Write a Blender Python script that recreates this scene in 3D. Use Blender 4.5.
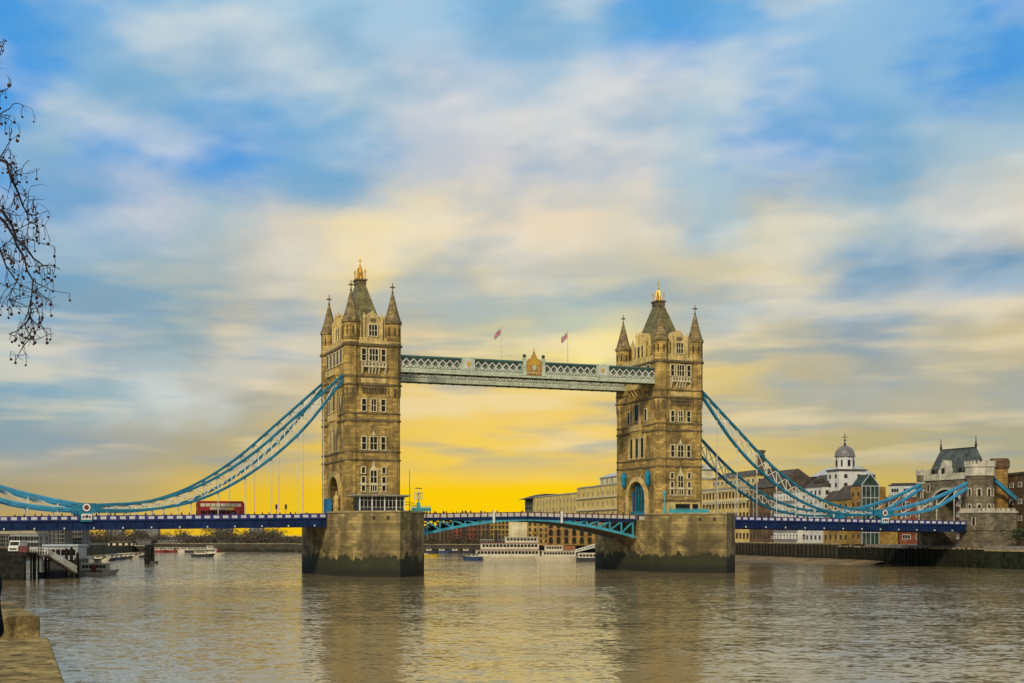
import bpy, bmesh, math, random
from mathutils import Vector, Matrix
rnd = random.Random(7)
R = math.radians
for o in list(bpy.data.objects): bpy.data.objects.remove(o)
scene = bpy.context.scene
COL = scene.collection
F_PX, HZ, EYE = 1333.7, 533.6, 9.7

# ------------------------------------------------------------------ camera
cd = bpy.data.cameras.new('camera'); cam = bpy.data.objects.new('camera', cd); COL.objects.link(cam)
cam.location = (0, 0, EYE); cam.rotation_euler = (R(90), 0, 0)
cd.sensor_width = 36; cd.lens = F_PX / 1024 * 36
cd.shift_y = (HZ - 341.5) / 1024
cd.clip_start = 0.5; cd.clip_end = 20000
scene.camera = cam

# ------------------------------------------------------------------ sky, sun, exposure
SUN_AZ, SUN_EL = 202, 32          # degrees; azimuth clockwise from +Y
world = bpy.data.worlds.new('World'); scene.world = world
world.use_nodes = True

class NT:
    """tiny wrapper for building node trees"""
    def __init__(s, t): s.t = t; s.L = t.links
    def n(s, kind, **kw):
        nd = s.t.nodes.new(kind)
        for k, v in kw.items(): setattr(nd, k, v)
        return nd
    def put(s, sock, v):
        if isinstance(v, bpy.types.NodeSocket): s.L.new(v, sock)
        elif isinstance(v, (tuple, list)):
            sock.default_value = tuple(v) + ((1,) if len(v) == 3 and sock.type == 'RGBA' else ())
        else: sock.default_value = v
    def m(s, op, a, b=None, c=None, clamp=False):
        nd = s.n('ShaderNodeMath', operation=op, use_clamp=clamp)
        for i, v in enumerate((a, b, c)):
            if v is not None: s.put(nd.inputs[i], v)
        return nd.outputs[0]
    def mix(s, f, a, b, mode='MIX'):
        nd = s.n('ShaderNodeMix', data_type='RGBA', blend_type=mode)
        s.put(nd.inputs[0], f); s.put(nd.inputs[6], a); s.put(nd.inputs[7], b)
        return nd.outputs[2]
    def smooth(s, x, a, b):
        nd = s.n('ShaderNodeMapRange', interpolation_type='SMOOTHSTEP')
        s.put(nd.inputs[0], x); nd.inputs[1].default_value = a; nd.inputs[2].default_value = b
        return nd.outputs[0]
    def noise(s, vec, scale, detail=4, rough=0.5, dist=0.0):
        nd = s.n('ShaderNodeTexNoise')
        if vec is not None: s.put(nd.inputs['Vector'], vec)
        nd.inputs['Scale'].default_value = scale; nd.inputs['Detail'].default_value = detail
        nd.inputs['Roughness'].default_value = rough; nd.inputs['Distortion'].default_value = dist
        return nd.outputs['Fac']
    def xyz(s, x, y, z):
        nd = s.n('ShaderNodeCombineXYZ')
        for i, v in enumerate((x, y, z)): s.put(nd.inputs[i], v)
        return nd.outputs[0]
    def sep(s, v):
        nd = s.n('ShaderNodeSeparateXYZ'); s.put(nd.inputs[0], v); return nd.outputs

def build_sky():
    t = world.node_tree; t.nodes.clear(); q = NT(t)
    out = q.n('ShaderNodeOutputWorld'); bg = q.n('ShaderNodeBackground')
    q.L.new(bg.outputs[0], out.inputs[0])
    sky = q.n('ShaderNodeTexSky'); sky.sky_type = 'NISHITA'; sky.sun_disc = False
    sky.sun_elevation = R(SUN_EL); sky.sun_rotation = R(SUN_AZ)
    sky.air_density = 1.0; sky.dust_density = 0.4; sky.ozone_density = 2.0
    d = q.n('ShaderNodeTexCoord').outputs['Generated']
    x, y, z = q.sep(d)
    az = q.m('ARCTAN2', x, y); el = q.m('ARCSINE', z)
    K = 10.0                                         # background strength is 0.1
    def lin8(c): return tuple(K*((v/255/12.92) if v/255 <= .04045 else ((v/255+.055)/1.055)**2.4) for v in c)
    # soft turbulence bends the cloud bands
    pw = q.xyz(q.m('MULTIPLY', az, 7.0), q.m('MULTIPLY', el, 15.0), 2.3)
    def coln(v, sc, det, ro):
        nd = q.n('ShaderNodeTexNoise'); q.put(nd.inputs['Vector'], v); nd.inputs['Scale'].default_value = sc; nd.inputs['Detail'].default_value = det
        nd.inputs['Roughness'].default_value = ro; return q.sep(nd.outputs['Color'])
    w1 = coln(pw, 1.0, 3, .5); w2 = coln(pw, 3.2, 4, .55)
    calm = q.smooth(el, 0.015, 0.09)
    azw = q.m('ADD', az, q.m('MULTIPLY', calm, q.m('ADD', q.m('MULTIPLY', q.m('SUBTRACT', w1[0], .5), .11), q.m('MULTIPLY', q.m('SUBTRACT', w2[0], .5), .07))))
    elw = q.m('ADD', el, q.m('MULTIPLY', calm, q.m('ADD', q.m('MULTIPLY', q.m('SUBTRACT', w1[1], .5), .04), q.m('MULTIPLY', q.m('SUBTRACT', w2[1], .5), .035))))
    # cloud and clear sky colours round the view, by height above the horizon (degrees) and bearing
    bands = [
      (-.2, [(-700,(150,140,110)),(0,(195,160,70)),(150,(228,182,40)),(280,(243,196,10)),(500,(255,205,0)),(650,(252,202,0)),(800,(240,190,25)),(930,(236,186,40)),(1100,(215,175,70)),(1700,(150,150,130))]),
      (1.7, [(-700,(150,155,150)),(0,(172,157,118)),(110,(184,166,118)),(250,(232,190,45)),(420,(250,203,10)),(560,(252,206,8)),(700,(240,196,45)),(850,(212,182,84)),(1000,(196,174,110)),(1700,(150,155,155))]),
      (3.5, [(-700,(150,165,175)),(0,(152,164,165)),(90,(164,166,158)),(200,(178,168,135)),(330,(228,192,85)),(480,(246,206,85)),(600,(245,205,85)),(740,(210,186,112)),(880,(188,174,124)),(1020,(172,168,138)),(1700,(150,160,170))]),
      (5.8, [(-700,(140,170,200)),(10,(136,165,190)),(70,(150,172,190)),(160,(200,208,205)),(250,(180,176,158)),(360,(226,198,130)),(470,(240,206,115)),(580,(240,205,112)),(700,(212,188,120)),(820,(182,172,140)),(930,(196,180,138)),(1024,(182,172,142)),(1700,(150,165,185))]),
      (8.2, [(-700,(140,175,215)),(0,(130,168,205)),(90,(160,175,185)),(180,(150,168,185)),(290,(196,188,168)),(400,(222,198,142)),(520,(240,216,130)),(590,(252,232,150)),(690,(234,208,135)),(790,(190,184,160)),(860,(150,164,172)),(940,(188,182,158)),(1024,(205,190,150)),(1700,(150,170,200))]),
      (10.6, [(-700,(140,180,225)),(0,(112,158,212)),(80,(132,165,200)),(180,(160,175,190)),(280,(196,192,178)),(380,(238,214,150)),(470,(214,202,172)),(570,(196,196,182)),(680,(212,200,166)),(770,(214,200,158)),(860,(128,160,196)),(950,(118,152,192)),(1024,(165,172,172)),(1700,(150,180,215))]),
      (13.0, [(-700,(150,190,230)),(0,(108,160,220)),(70,(128,165,212)),(150,(190,198,210)),(220,(178,190,206)),(300,(214,206,190)),(390,(238,220,175)),(520,(236,218,188)),(640,(218,210,190)),(720,(176,190,205)),(790,(206,200,172)),(880,(168,184,200)),(960,(198,200,196)),(1024,(212,204,182)),(1700,(160,190,225))]),
      (15.6, [(-700,(150,195,235)),(0,(100,160,226)),(60,(150,180,214)),(130,(110,162,224)),(220,(92,154,226)),(320,(132,174,220)),(420,(190,198,208)),(520,(210,208,208)),(630,(216,212,208)),(720,(176,194,216)),(800,(106,160,224)),(880,(128,172,220)),(970,(176,194,214)),(1024,(170,190,214)),(1700,(160,195,230))]),
      (18.2, [(-700,(150,195,235)),(0,(84,154,230)),(70,(140,178,220)),(150,(146,182,220)),(240,(128,174,224)),(340,(158,188,220)),(440,(192,202,216)),(540,(176,194,220)),(640,(196,204,214)),(720,(182,198,220)),(800,(130,174,226)),(890,(150,184,222)),(970,(84,152,226)),(1024,(110,166,224)),(1700,(170,200,235))]),
      (21.2, [(-700,(150,195,235)),(0,(74,150,230)),(90,(112,168,226)),(190,(150,186,222)),(300,(168,196,226)),(400,(172,198,228)),(500,(140,182,230)),(580,(150,186,226)),(660,(86,158,230)),(740,(120,174,230)),(830,(166,194,228)),(920,(146,184,228)),(1000,(70,150,230)),(1100,(110,170,230)),(1700,(170,200,235))]),
      (34.0, [(-700,(150,195,235)),(0,(120,175,232)),(500,(165,195,228)),(1024,(130,180,232)),(1700,(170,200,235))]),
    ]
    SPAN = 0.95
    pos = q.m('ADD', q.m('MULTIPLY', azw, .5/SPAN), .5, clamp=True)
    col = None
    for i, (deg, stops) in enumerate(bands):
        cr = q.n('ShaderNodeValToRGB'); q.L.new(pos, cr.inputs[0]); e = cr.color_ramp; e.interpolation = 'EASE'
        for k, (px, c) in enumerate(stops):
            pp = min(1, max(0, .5+math.atan((px-512)/F_PX)/(2*SPAN)))
            st_ = e.elements[k] if k < 2 else e.elements.new(pp)
            if c[2] > c[0]+25: c = (max(0, c[0]-6), min(255, c[1]+2), c[2]-5)
            st_.position = pp; st_.color = tuple(v/K for v in lin8(c)) + (1,)
        rgb = cr.outputs[0]
        col = rgb if col is None else q.mix(q.smooth(elw, R(bands[i-1][0]), R(deg)), col, rgb)
    col = q.mix(1.0, col, (K, K, K), 'MULTIPLY')
    # finer cloud texture: lit tops and blue-grey undersides
    t1 = coln(q.xyz(q.m('ADD', q.m('MULTIPLY', az, 7.5), q.m('MULTIPLY', el, -3.0)), q.m('MULTIPLY', el, 17.0), 7.7), 1.0, 3.5, .5)
    soft = q.smooth(el, 0.04, 0.16)
    col = q.mix(q.m('MULTIPLY', q.m('MULTIPLY', q.smooth(t1[0], .45, .68), .46), soft), col, tuple(v*K for v in (.88, .83, .73)))
    col = q.mix(q.m('MULTIPLY', q.m('MULTIPLY', q.smooth(t1[1], .45, .68), .50), soft), col, tuple(v*K for v in (.13, .36, .58)))
    # long thin banks low down
    t2 = coln(q.xyz(q.m('MULTIPLY', az, 7.0), q.m('MULTIPLY', el, 46.0), 4.1), 1.0, 3, .5)
    low = q.m('MULTIPLY', q.smooth(el, 0.03, 0.07), q.smooth(el, 0.22, 0.13))
    col = q.mix(q.m('MULTIPLY', q.m('MULTIPLY', q.smooth(t2[0], .48, .66), .50), low), col, tuple(v*K for v in (.86, .72, .46)))
    col = q.mix(q.m('MULTIPLY', q.m('MULTIPLY', q.smooth(t2[1], .48, .66), .58), low), col, tuple(v*K for v in (.22, .34, .42)))
    # all round and overhead: broken cloud over the clear Nishita sky
    pz = q.xyz(q.m('DIVIDE', x, q.m('ADD', q.m('MAXIMUM', z, 0.0), .2)), q.m('DIVIDE', y, q.m('ADD', q.m('MAXIMUM', z, 0.0), .2)), 1.0)
    gen = q.mix(q.smooth(q.noise(pz, 1.1, 5, .55, .4), .30, .62), sky.outputs[0], tuple(v*K for v in (.62, .66, .70)))
    front = q.m('MULTIPLY', q.smooth(y, 0.25, 0.75), q.smooth(el, R(60), R(30)))
    q.L.new(q.mix(front, gen, col), bg.inputs[0]); bg.inputs[1].default_value = 0.1
build_sky()

sl = bpy.data.lights.new('sun', 'SUN'); sun = bpy.data.objects.new('sun', sl); COL.objects.link(sun)
sl.energy = 2.4; sl.angle = R(6); sl.color = (1.0, 0.87, 0.62)
sd = Vector((math.sin(R(SUN_AZ)) * math.cos(R(SUN_EL)), math.cos(R(SUN_AZ)) * math.cos(R(SUN_EL)), math.sin(R(SUN_EL))))
sun.rotation_euler = sd.to_track_quat('Z', 'Y').to_euler(); sun.location = (0, -50, 120)
vs = scene.view_settings
scene.display_settings.display_device = 'sRGB'
vs.view_transform = 'Standard'; vs.look = 'None'; vs.exposure = 0.0; vs.gamma = 1.0; vs.use_curve_mapping = False
scene.render.engine = 'CYCLES'
scene.render.resolution_x = 1024; scene.render.resolution_y = 683

# ------------------------------------------------------------------ helpers
class MB:
    """collects shapes, then links them as ONE mesh object"""
    def __init__(s): s.v = []; s.f = []; s.mi = []
    def add(s, vs, fs, m=0):
        o = len(s.v); s.v += [tuple(p) for p in vs]
        for f in fs: s.f.append(tuple(o + i for i in f)); s.mi.append(m)
        return s
    def box(s, x0, x1, y0, y1, z0, z1, m=0):
        return s.add([(x0,y0,z0),(x1,y0,z0),(x1,y1,z0),(x0,y1,z0),(x0,y0,z1),(x1,y0,z1),(x1,y1,z1),(x0,y1,z1)],
                     [(0,3,2,1),(4,5,6,7),(0,1,5,4),(1,2,6,5),(2,3,7,6),(3,0,4,7)], m)
    def prism(s, poly, z0, z1, m=0, top=None):
        """vertical prism; top = scale or list of top points"""
        n = len(poly); tp = top or poly
        return s.add([(x,y,z0) for x,y in poly] + [(x,y,z1) for x,y in tp],
                     [tuple(range(n))[::-1], tuple(range(n, 2*n))] + [(i,(i+1)%n,n+(i+1)%n,n+i) for i in range(n)], m)
    def prism_x(s, poly, x0, x1, m=0):
        """profile of (y, z) pushed along x"""
        n = len(poly)
        return s.add([(x0,a,b) for a,b in poly] + [(x1,a,b) for a,b in poly],
                     [tuple(range(n))[::-1], tuple(range(n, 2*n))] + [(i,(i+1)%n,n+(i+1)%n,n+i) for i in range(n)], m)
    def prism_y(s, poly, y0, y1, m=0):
        n = len(poly)
        return s.add([(a,y0,b) for a,b in poly] + [(a,y1,b) for a,b in poly],
                     [tuple(range(n)), tuple(range(n, 2*n))[::-1]] + [(i,n+i,n+(i+1)%n,(i+1)%n) for i in range(n)], m)
    def bar(s, p, q, w, h, m=0):
        p, q = Vector(p), Vector(q); d = (q - p)
        if d.length < 1e-6: return s
        d.normalize(); side = d.cross(Vector((0,0,1)))
        if side.length < 1e-3: side = Vector((1,0,0))
        side.normalize(); up = side.cross(d)
        c = []
        for e in (p, q):
            for a, b in ((-1,-1),(1,-1),(1,1),(-1,1)): c.append(e + side*(a*w/2) + up*(b*h/2))
        return s.add(c, [(3,2,1,0),(4,5,6,7),(0,1,5,4),(1,2,6,5),(2,3,7,6),(3,0,4,7)], m)
    def strip(s, pts, w, h, m=0, axis=1):
        """closed box section swept along pts (x,z) at fixed y=0 offset; pts are (x,y,z)"""
        n = len(pts); vs = []
        for i, p in enumerate(pts):
            a = Vector(pts[max(i-1,0)]); b = Vector(pts[min(i+1,n-1)]); d = (b-a).normalized()
            side = Vector((0,1,0)) if axis == 1 else d.cross(Vector((0,0,1))).normalized()
            up = side.cross(d).normalized(); up = up if up.z >= 0 else -up
            for aa, bb in ((-1,-1),(1,-1),(1,1),(-1,1)): vs.append(Vector(p) + side*(aa*w/2) + up*(bb*h/2))
        fs = [(0,1,2,3), tuple(4*(n-1)+k for k in (3,2,1,0))]
        for i in range(n-1):
            for k in range(4): fs.append((4*i+k, 4*i+(k+1)%4, 4*i+4+(k+1)%4, 4*i+4+k))
        return s.add(vs, fs, m)
    def tube(s, pts, r, n=6, m=0):
        rs = r if isinstance(r, (list, tuple)) else [r]*len(pts)
        vs = []; N = len(pts)
        for i, p in enumerate(pts):
            a = Vector(pts[max(i-1,0)]); b = Vector(pts[min(i+1,N-1)]); d = (b-a).normalized()
            s1 = d.cross(Vector((0.13,0.21,1)) if abs(d.z) < .9 else Vector((1,0.1,0))).normalized(); s2 = d.cross(s1)
            for k in range(n):
                t = 2*math.pi*k/n; vs.append(Vector(p) + (s1*math.cos(t) + s2*math.sin(t))*rs[i])
        fs = [tuple(range(n)), tuple(range(n*(N-1), n*N))[::-1]]
        for i in range(N-1):
            for k in range(n): fs.append((n*i+k, n*i+(k+1)%n, n*i+n+(k+1)%n, n*i+n+k))
        return s.add(vs, fs, m)
    def lathe(s, prof, n=8, c=(0,0), m=0, ph=0.0):
        vs = []; N = len(prof)
        for r, z in prof:
            for k in range(n):
                t = 2*math.pi*(k+ph)/n; vs.append((c[0]+r*math.cos(t), c[1]+r*math.sin(t), z))
        fs = [tuple(range(n))[::-1], tuple(range(n*(N-1), n*N))]
        for i in range(N-1):
            for k in range(n): fs.append((n*i+k, n*i+(k+1)%n, n*i+n+(k+1)%n, n*i+n+k))
        return s.add(vs, fs, m)
    def ball(s, c, r, n=8, m=0, sz=1.0):
        k = max(3, n//2)
        return s.lathe([(max(r*math.sin(math.pi*i/k), r*.02), c[2]-r*sz*math.cos(math.pi*i/k)) for i in range(k+1)], n, (c[0],c[1]), m)
    def mesh(s, name, mats):
        me = bpy.data.meshes.new(name); me.from_pydata(s.v, [], s.f)
        for mt in (mats if isinstance(mats, (list, tuple)) else [mats]): me.materials.append(mt)
        me.polygons.foreach_set('material_index', s.mi)
        bm = bmesh.new(); bm.from_mesh(me); bmesh.ops.recalc_face_normals(bm, faces=bm.faces); bm.to_mesh(me); bm.free()
        me.update(); return me
    def build(s, name, mats, parent=None, loc=(0,0,0), smooth=False):
        me = s.mesh(name, mats)
        if smooth: me.polygons.foreach_set('use_smooth', [True]*len(me.polygons))
        return link(name, me, parent, loc)

def link(name, me, parent=None, loc=(0,0,0), rz=0.0):
    o = bpy.data.objects.new(name, me); COL.objects.link(o); o.location = loc; o.rotation_euler = (0,0,rz)
    if parent: o.parent = parent
    return o
def tag(o, label=None, cat=None, group=None, kind=None):
    if label: o['label'] = label
    if cat: o['category'] = cat
    if group: o['group'] = group
    if kind: o['kind'] = kind
    return o
def thing(name, label, cat, loc, rz=0.0, group=None):
    return tag(link(name, None, None, loc, rz), label, cat, group)
def copy_tree(o, parent=None):
    c = o.copy(); COL.objects.link(c)
    if parent: c.parent = parent
    for ch in list(o.children): copy_tree(ch, c)
    return c

# ------------------------------------------------------------------ materials
MATS = {}
def mat(name, col, rough=0.7, var=0.12, scale=0.5, metal=0.0, brick=None, stain=None, algae=None, streak=0.0, spec=0.4, bump=0.0):
    """procedural paint / stone. brick=(w,h,mortar colour), stain=(colour, amount, scale), algae=(height)"""
    mt = bpy.data.materials.new(name); mt.use_nodes = True; t = mt.node_tree; q = NT(t)
    b = t.nodes['Principled BSDF']; b.inputs['Roughness'].default_value = rough; b.inputs['Metallic'].default_value = metal
    b.inputs['Specular IOR Level'].default_value = spec
    tc = q.n('ShaderNodeTexCoord').outputs['Object']; x, y, z = q.sep(tc)
    n = q.noise(tc, scale, 5, 0.6)
    lo = tuple(c*(1-var*2) for c in col); hi = tuple(min(1, c*(1+var*2)) for c in col)
    c = q.mix(q.smooth(n, 0.3, 0.7), lo, hi)
    if brick:
        w, h, mo = brick
        bt = q.n('ShaderNodeTexBrick'); q.put(bt.inputs['Vector'], q.xyz(q.m('ADD', x, y), z, 0.0))
        bt.inputs['Scale'].default_value = 1.0; bt.inputs['Brick Width'].default_value = w; bt.inputs['Row Height'].default_value = h
        bt.inputs['Mortar Size'].default_value = h*0.06; bt.inputs['Color1'].default_value = (0.60,0.60,0.60,1)
        bt.inputs['Color2'].default_value = (1.32,1.28,1.20,1); bt.inputs['Mortar'].default_value = tuple(mo)+(1,)
        bt.inputs['Bias'].default_value = 0.0
        c = q.mix(1.0, c, bt.outputs['Color'], 'MULTIPLY')
    if stain:
        sc, am, ss = stain
        sn = q.noise(q.xyz(q.m('MULTIPLY', x, 1.6), q.m('MULTIPLY', y, 1.6), q.m('MULTIPLY', z, 0.45)), ss, 6, 0.65, 0.3)
        c = q.mix(q.m('MULTIPLY', q.smooth(sn, 0.46, 0.70), am), c, sc)
    if streak:
        sn = q.noise(q.xyz(q.m('MULTIPLY', x, 3.0), q.m('MULTIPLY', y, 3.0), q.m('MULTIPLY', z, 0.12)), 0.6, 4, 0.6)
        c = q.mix(q.m('MULTIPLY', q.smooth(sn, 0.5, 0.72), streak), c, tuple(v*0.45 for v in col))
    if algae is not None:
        gp = q.n('ShaderNodeNewGeometry').outputs['Position']; gx, gy, gz = q.sep(gp)
        hn = q.noise(q.xyz(q.m('MULTIPLY', gx, .35), q.m('MULTIPLY', gy, .35), q.m('MULTIPLY', gz, .12)), 1.0, 5, 0.6)
        edge = q.m('SUBTRACT', q.m('ADD', gz, q.m('MULTIPLY', q.m('SUBTRACT', hn, .5), 6.5)), algae)
        wet = q.mix(q.noise(gp, 0.7, 4, .6), (0.017, 0.017, 0.010), (0.050, 0.052, 0.016))
        wash = q.noise(q.xyz(q.m('MULTIPLY', gx, .10), q.m('MULTIPLY', gy, .10), q.m('MULTIPLY', gz, .16)), 1.0, 5, .62, .4)
        band = q.m('MULTIPLY', q.smooth(gz, 11.5, 6.5), q.smooth(wash, .47, .60))
        c = q.mix(q.m('MULTIPLY', band, .72), c, (0.045, 0.035, 0.02))
        deep = q.mix(q.smooth(q.m('ADD', gz, q.m('MULTIPLY', hn, 1.5)), 1.6, 3.4), (0.020, 0.017, 0.010), wet)
        c = q.mix(q.smooth(edge, 0.25, -0.25), c, deep)
    q.L.new(c, b.inputs['Base Color'])
    if bump:
        bp = q.n('ShaderNodeBump'); bp.inputs['Strength'].default_value = bump; bp.inputs['Distance'].default_value = 0.1
        q.L.new(q.noise(tc, scale*6, 5, .65), bp.inputs['Height']); q.L.new(bp.outputs[0], b.inputs['Normal'])
    MATS[name] = mt; return mt
MO = (0.62, 0.6, 0.55)
stone = mat('tower_stone', (0.40, 0.268, 0.078), .88, .2, .25, brick=(1.3, .55, MO), stain=((0.075,0.052,0.02), .75, .22), streak=.55, bump=.3)
stone_lt = mat('pale_tower_stone', (0.60, 0.44, 0.16), .8, .12, .5, stain=((0.16,0.12,0.06), .6, .6), streak=.4, bump=.2)
trimw = mat('window_stone', (0.64, 0.55, 0.32), .7, .08, .9, stain=((0.25,0.2,0.11), .5, 1.0))
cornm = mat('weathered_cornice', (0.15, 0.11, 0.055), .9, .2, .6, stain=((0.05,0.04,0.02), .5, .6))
slate = mat('roof_slate', (0.175, 0.152, 0.050), .6, .16, .5, brick=(.5, .35, (0.6,0.6,0.6)), stain=((0.05,0.05,0.03), .5, .4))
spire_m = mat('spire_stone', (0.24, 0.178, 0.078), .85, .2, .7, brick=(.7, .4, MO), stain=((0.05,0.04,0.025), .6, .6))
gold = mat('gilding', (0.75, 0.42, 0.05), .35, .1, 2, metal=.55)
glass = mat('dark_glass', (0.018, 0.016, 0.012), .35, .2, 1, spec=.12)
pierm = mat('pier_granite', (0.31, 0.232, 0.09), .9, .2, .18, brick=(1.6, .75, MO), stain=((0.085,0.066,0.03), .85, .12), streak=.65, algae=4.4, bump=.4)
coping = mat('granite_coping', (0.33, 0.26, 0.13), .85, .15, .4, stain=((0.12,0.09,0.04), .5, .5))
teal_lit = mat('lit_teal_paint', (0.045, 0.28, 0.46), .45, .12, .6, streak=.3)  # chain teal made paler: daylight on the sloping tops put into the colour
teal = mat('teal_paint', (0.014, 0.17, 0.26), .5, .12, .6, streak=.35)
teal_lt = mat('pale_teal_paint', (0.055, 0.34, 0.43), .45, .1, .6, streak=.3)
white_p = mat('white_paint', (0.74, 0.72, 0.64), .5, .06, .8, streak=.2)
offw = mat('off_white_paint', (0.58, 0.56, 0.46), .5, .1, .8, streak=.2)
navy = mat('navy_paint', (0.006, 0.020, 0.075), .6, .14, .5, streak=.3, spec=.2)
blue_p = mat('violet_blue_paint', (0.045, 0.045, 0.17), .6, .12, .5, streak=.2, spec=.2)
panelw = mat('parapet_panel_paint', (0.56, 0.56, 0.64), .5, .08, 1)
panelp = mat('bascule_panel_paint', (0.54, 0.50, 0.42), .5, .08, 1)
redp = mat('dark_red_paint', (0.13, 0.028, 0.022), .45, .1, 1)
walk_dk = mat('walkway_green_paint', (0.06, 0.12, 0.095), .5, .14, .5, streak=.3)
walk_lt = mat('walkway_pale_paint', (0.50, 0.56, 0.40), .5, .1, .7, stain=((0.2,0.2,0.12), .5, .8))
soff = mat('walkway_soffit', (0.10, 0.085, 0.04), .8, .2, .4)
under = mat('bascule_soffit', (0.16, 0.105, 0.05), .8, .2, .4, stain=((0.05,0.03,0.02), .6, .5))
asphalt = mat('asphalt', (0.05, 0.05, 0.05), .9, .1, 2)
iron = mat('dark_iron', (0.03, 0.03, 0.03), .6, .15, 1)
tarwood = mat('wet_timber', (0.017, 0.015, 0.011), .9, .3, 1, bump=.3, spec=.2)
timber = mat('grey_timber', (0.10, 0.085, 0.06), .85, .25, 1, bump=.3)

# ------------------------------------------------------------------ water, banks
def structure(name, mb, m, loc=(0,0,0)):
    return tag(mb.build(name, m, None, loc), kind='structure')
def water_mat():
    mt = bpy.data.materials.new('river_water'); mt.use_nodes = True; t = mt.node_tree; q = NT(t)
    b = t.nodes['Principled BSDF']
    pos = q.n('ShaderNodeNewGeometry').outputs['Position']; x, y, z = q.sep(pos)
    silt = q.noise(q.xyz(q.m('MULTIPLY', x, .012), q.m('MULTIPLY', y, .03), 0.0), 1.0, 5, .6, .5)
    q.L.new(q.mix(silt, (0.215, 0.158, 0.070), (0.345, 0.265, 0.128)), b.inputs['Base Color'])
    b.inputs['Roughness'].default_value = .06; b.inputs['IOR'].default_value = 1.45
    b.inputs['Specular IOR Level'].default_value = 1.0
    def slope(ax, sx, sy, det, rough=.5, dist=.3):
        """wave slope (two channels about zero) from coloured noise"""
        c, s = math.cos(ax), math.sin(ax)
        u = q.m('ADD', q.m('MULTIPLY', x, c), q.m('MULTIPLY', y, s)); v = q.m('SUBTRACT', q.m('MULTIPLY', y, c), q.m('MULTIPLY', x, s))
        nd = q.n('ShaderNodeTexNoise'); q.put(nd.inputs['Vector'], q.xyz(q.m('MULTIPLY', u, sx), q.m('MULTIPLY', v, sy), 0.0))
        nd.inputs['Scale'].default_value = 1.0; nd.inputs['Detail'].default_value = det; nd.inputs['Roughness'].default_value = rough; nd.inputs['Distortion'].default_value = dist
        r = q.sep(nd.outputs['Color']); return q.m('SUBTRACT', r[0], .5), q.m('SUBTRACT', r[1], .5)
    slick = q.smooth(q.noise(q.xyz(q.m('MULTIPLY', x, .008), q.m('MULTIPLY', y, .028), 4.0), 1.0, 4, .55, .8), .36, .62)
    amp = q.m('ADD', .55, q.m('MULTIPLY', slick, .75))
    sx_ = sy_ = 0.0
    for ax, fx, fy, det, kx, ky in ((.25, .05, .12, 2, .05, .06), (-.15, .38, .85, 3, .25, .25), (.1, 1.6, 2.6, 3, .36, .40)):
        a_, b_ = slope(ax, fx, fy, det)
        sx_ = q.m('ADD', q.m('MULTIPLY', a_, kx), sx_); sy_ = q.m('ADD', q.m('MULTIPLY', b_, ky), sy_)
    nn = q.n('ShaderNodeVectorMath', operation='NORMALIZE')
    q.put(nn.inputs[0], q.xyz(q.m('MULTIPLY', sx_, amp), q.m('MULTIPLY', sy_, amp), 1.0))
    q.L.new(nn.outputs[0], b.inputs['Normal'])
    return mt
structure('water', MB().add([(-6000,-600,0),(6000,-600,0),(6000,9000,0),(-6000,9000,0)], [(0,1,2,3)]), water_mat())

# ------------------------------------------------------------------ bridge frame: u along the bridge, v across it (+ = far side)
TH = R(21.59); CX, CY = 0.98, 342.39; ct, st = math.cos(TH), math.sin(TH)
def P(u, v, z=0.0): return (CX + u*ct - v*st, CY + u*st + v*ct, z)
UT = 41.15                                   # tower centres at u = -UT, +UT
def zp(u):                                   # parapet top along the bridge
    a = abs(u)
    return 15.0 - .0145*a if a < UT else 14.4 + .15 - (a-UT)*.0137

# ---- piers
def make_pier():
    r = thing('bridge_pier', 'x', 'bridge pier', P(0,0), TH)
    og = [(-11,-14), (-9.9,-20.5), (-6.6,-27.0), (0,-34), (6.6,-27.0), (9.9,-20.5), (11,-14)]
    full = og + [(-x,-y) for x, y in og]
    MB().prism(full, -3, 13.25).build('wall', pierm, r)
    for s in (-1, 1):
        pl = [(s*x, s*y) for x, y in [(-11,-11.9)] + og + [(11,-11.9)]]
        MB().prism(pl, 13.25, 14.45).build('platform', pierm, r)
        cp = [(x*1.018, y*1.006) for x, y in pl]
        MB().prism(cp, 14.45, 14.85).build('coping', coping, r)
    for s in (-1, 1):
        for f in (.3, .68):
            x, y = -6.6+6.6*f, -27.0-7.0*f
            m = MB(); m.lathe([(.28, 13.0), (.28, 13.6)], 8, (s*(x-.1), s*(y-.1))); m.build('drain_spout', iron, r)
        for e in (-1, 1):
            m = MB(); x0, x1 = sorted((e*6.6, e*11.0)); m.box(x0, x1, s*8-.1, s*8+.1, 13.25, 14.3)
            m.box(x0, x1, s*8-.2, s*8+.2, 14.3, 14.45, 1); m.box(x0-.1 if e < 0 else x1-.2, x0+.2 if e < 0 else x1+.1, s*8-.25, s*8+.25, 13.25, 14.6, 1); m.build('deck_parapet', [panelp, redp], r)
    return r
pier = make_pier(); pier.location = P(-UT, 0); tag(pier, 'granite river pier carrying the nearer left tower, green with weed at its foot')
pier2 = copy_tree(pier); pier2.location = P(UT+.8, 0); pier2.rotation_euler.z = TH; tag(pier2, 'granite river pier carrying the right hand tower, algae stained below')

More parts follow.
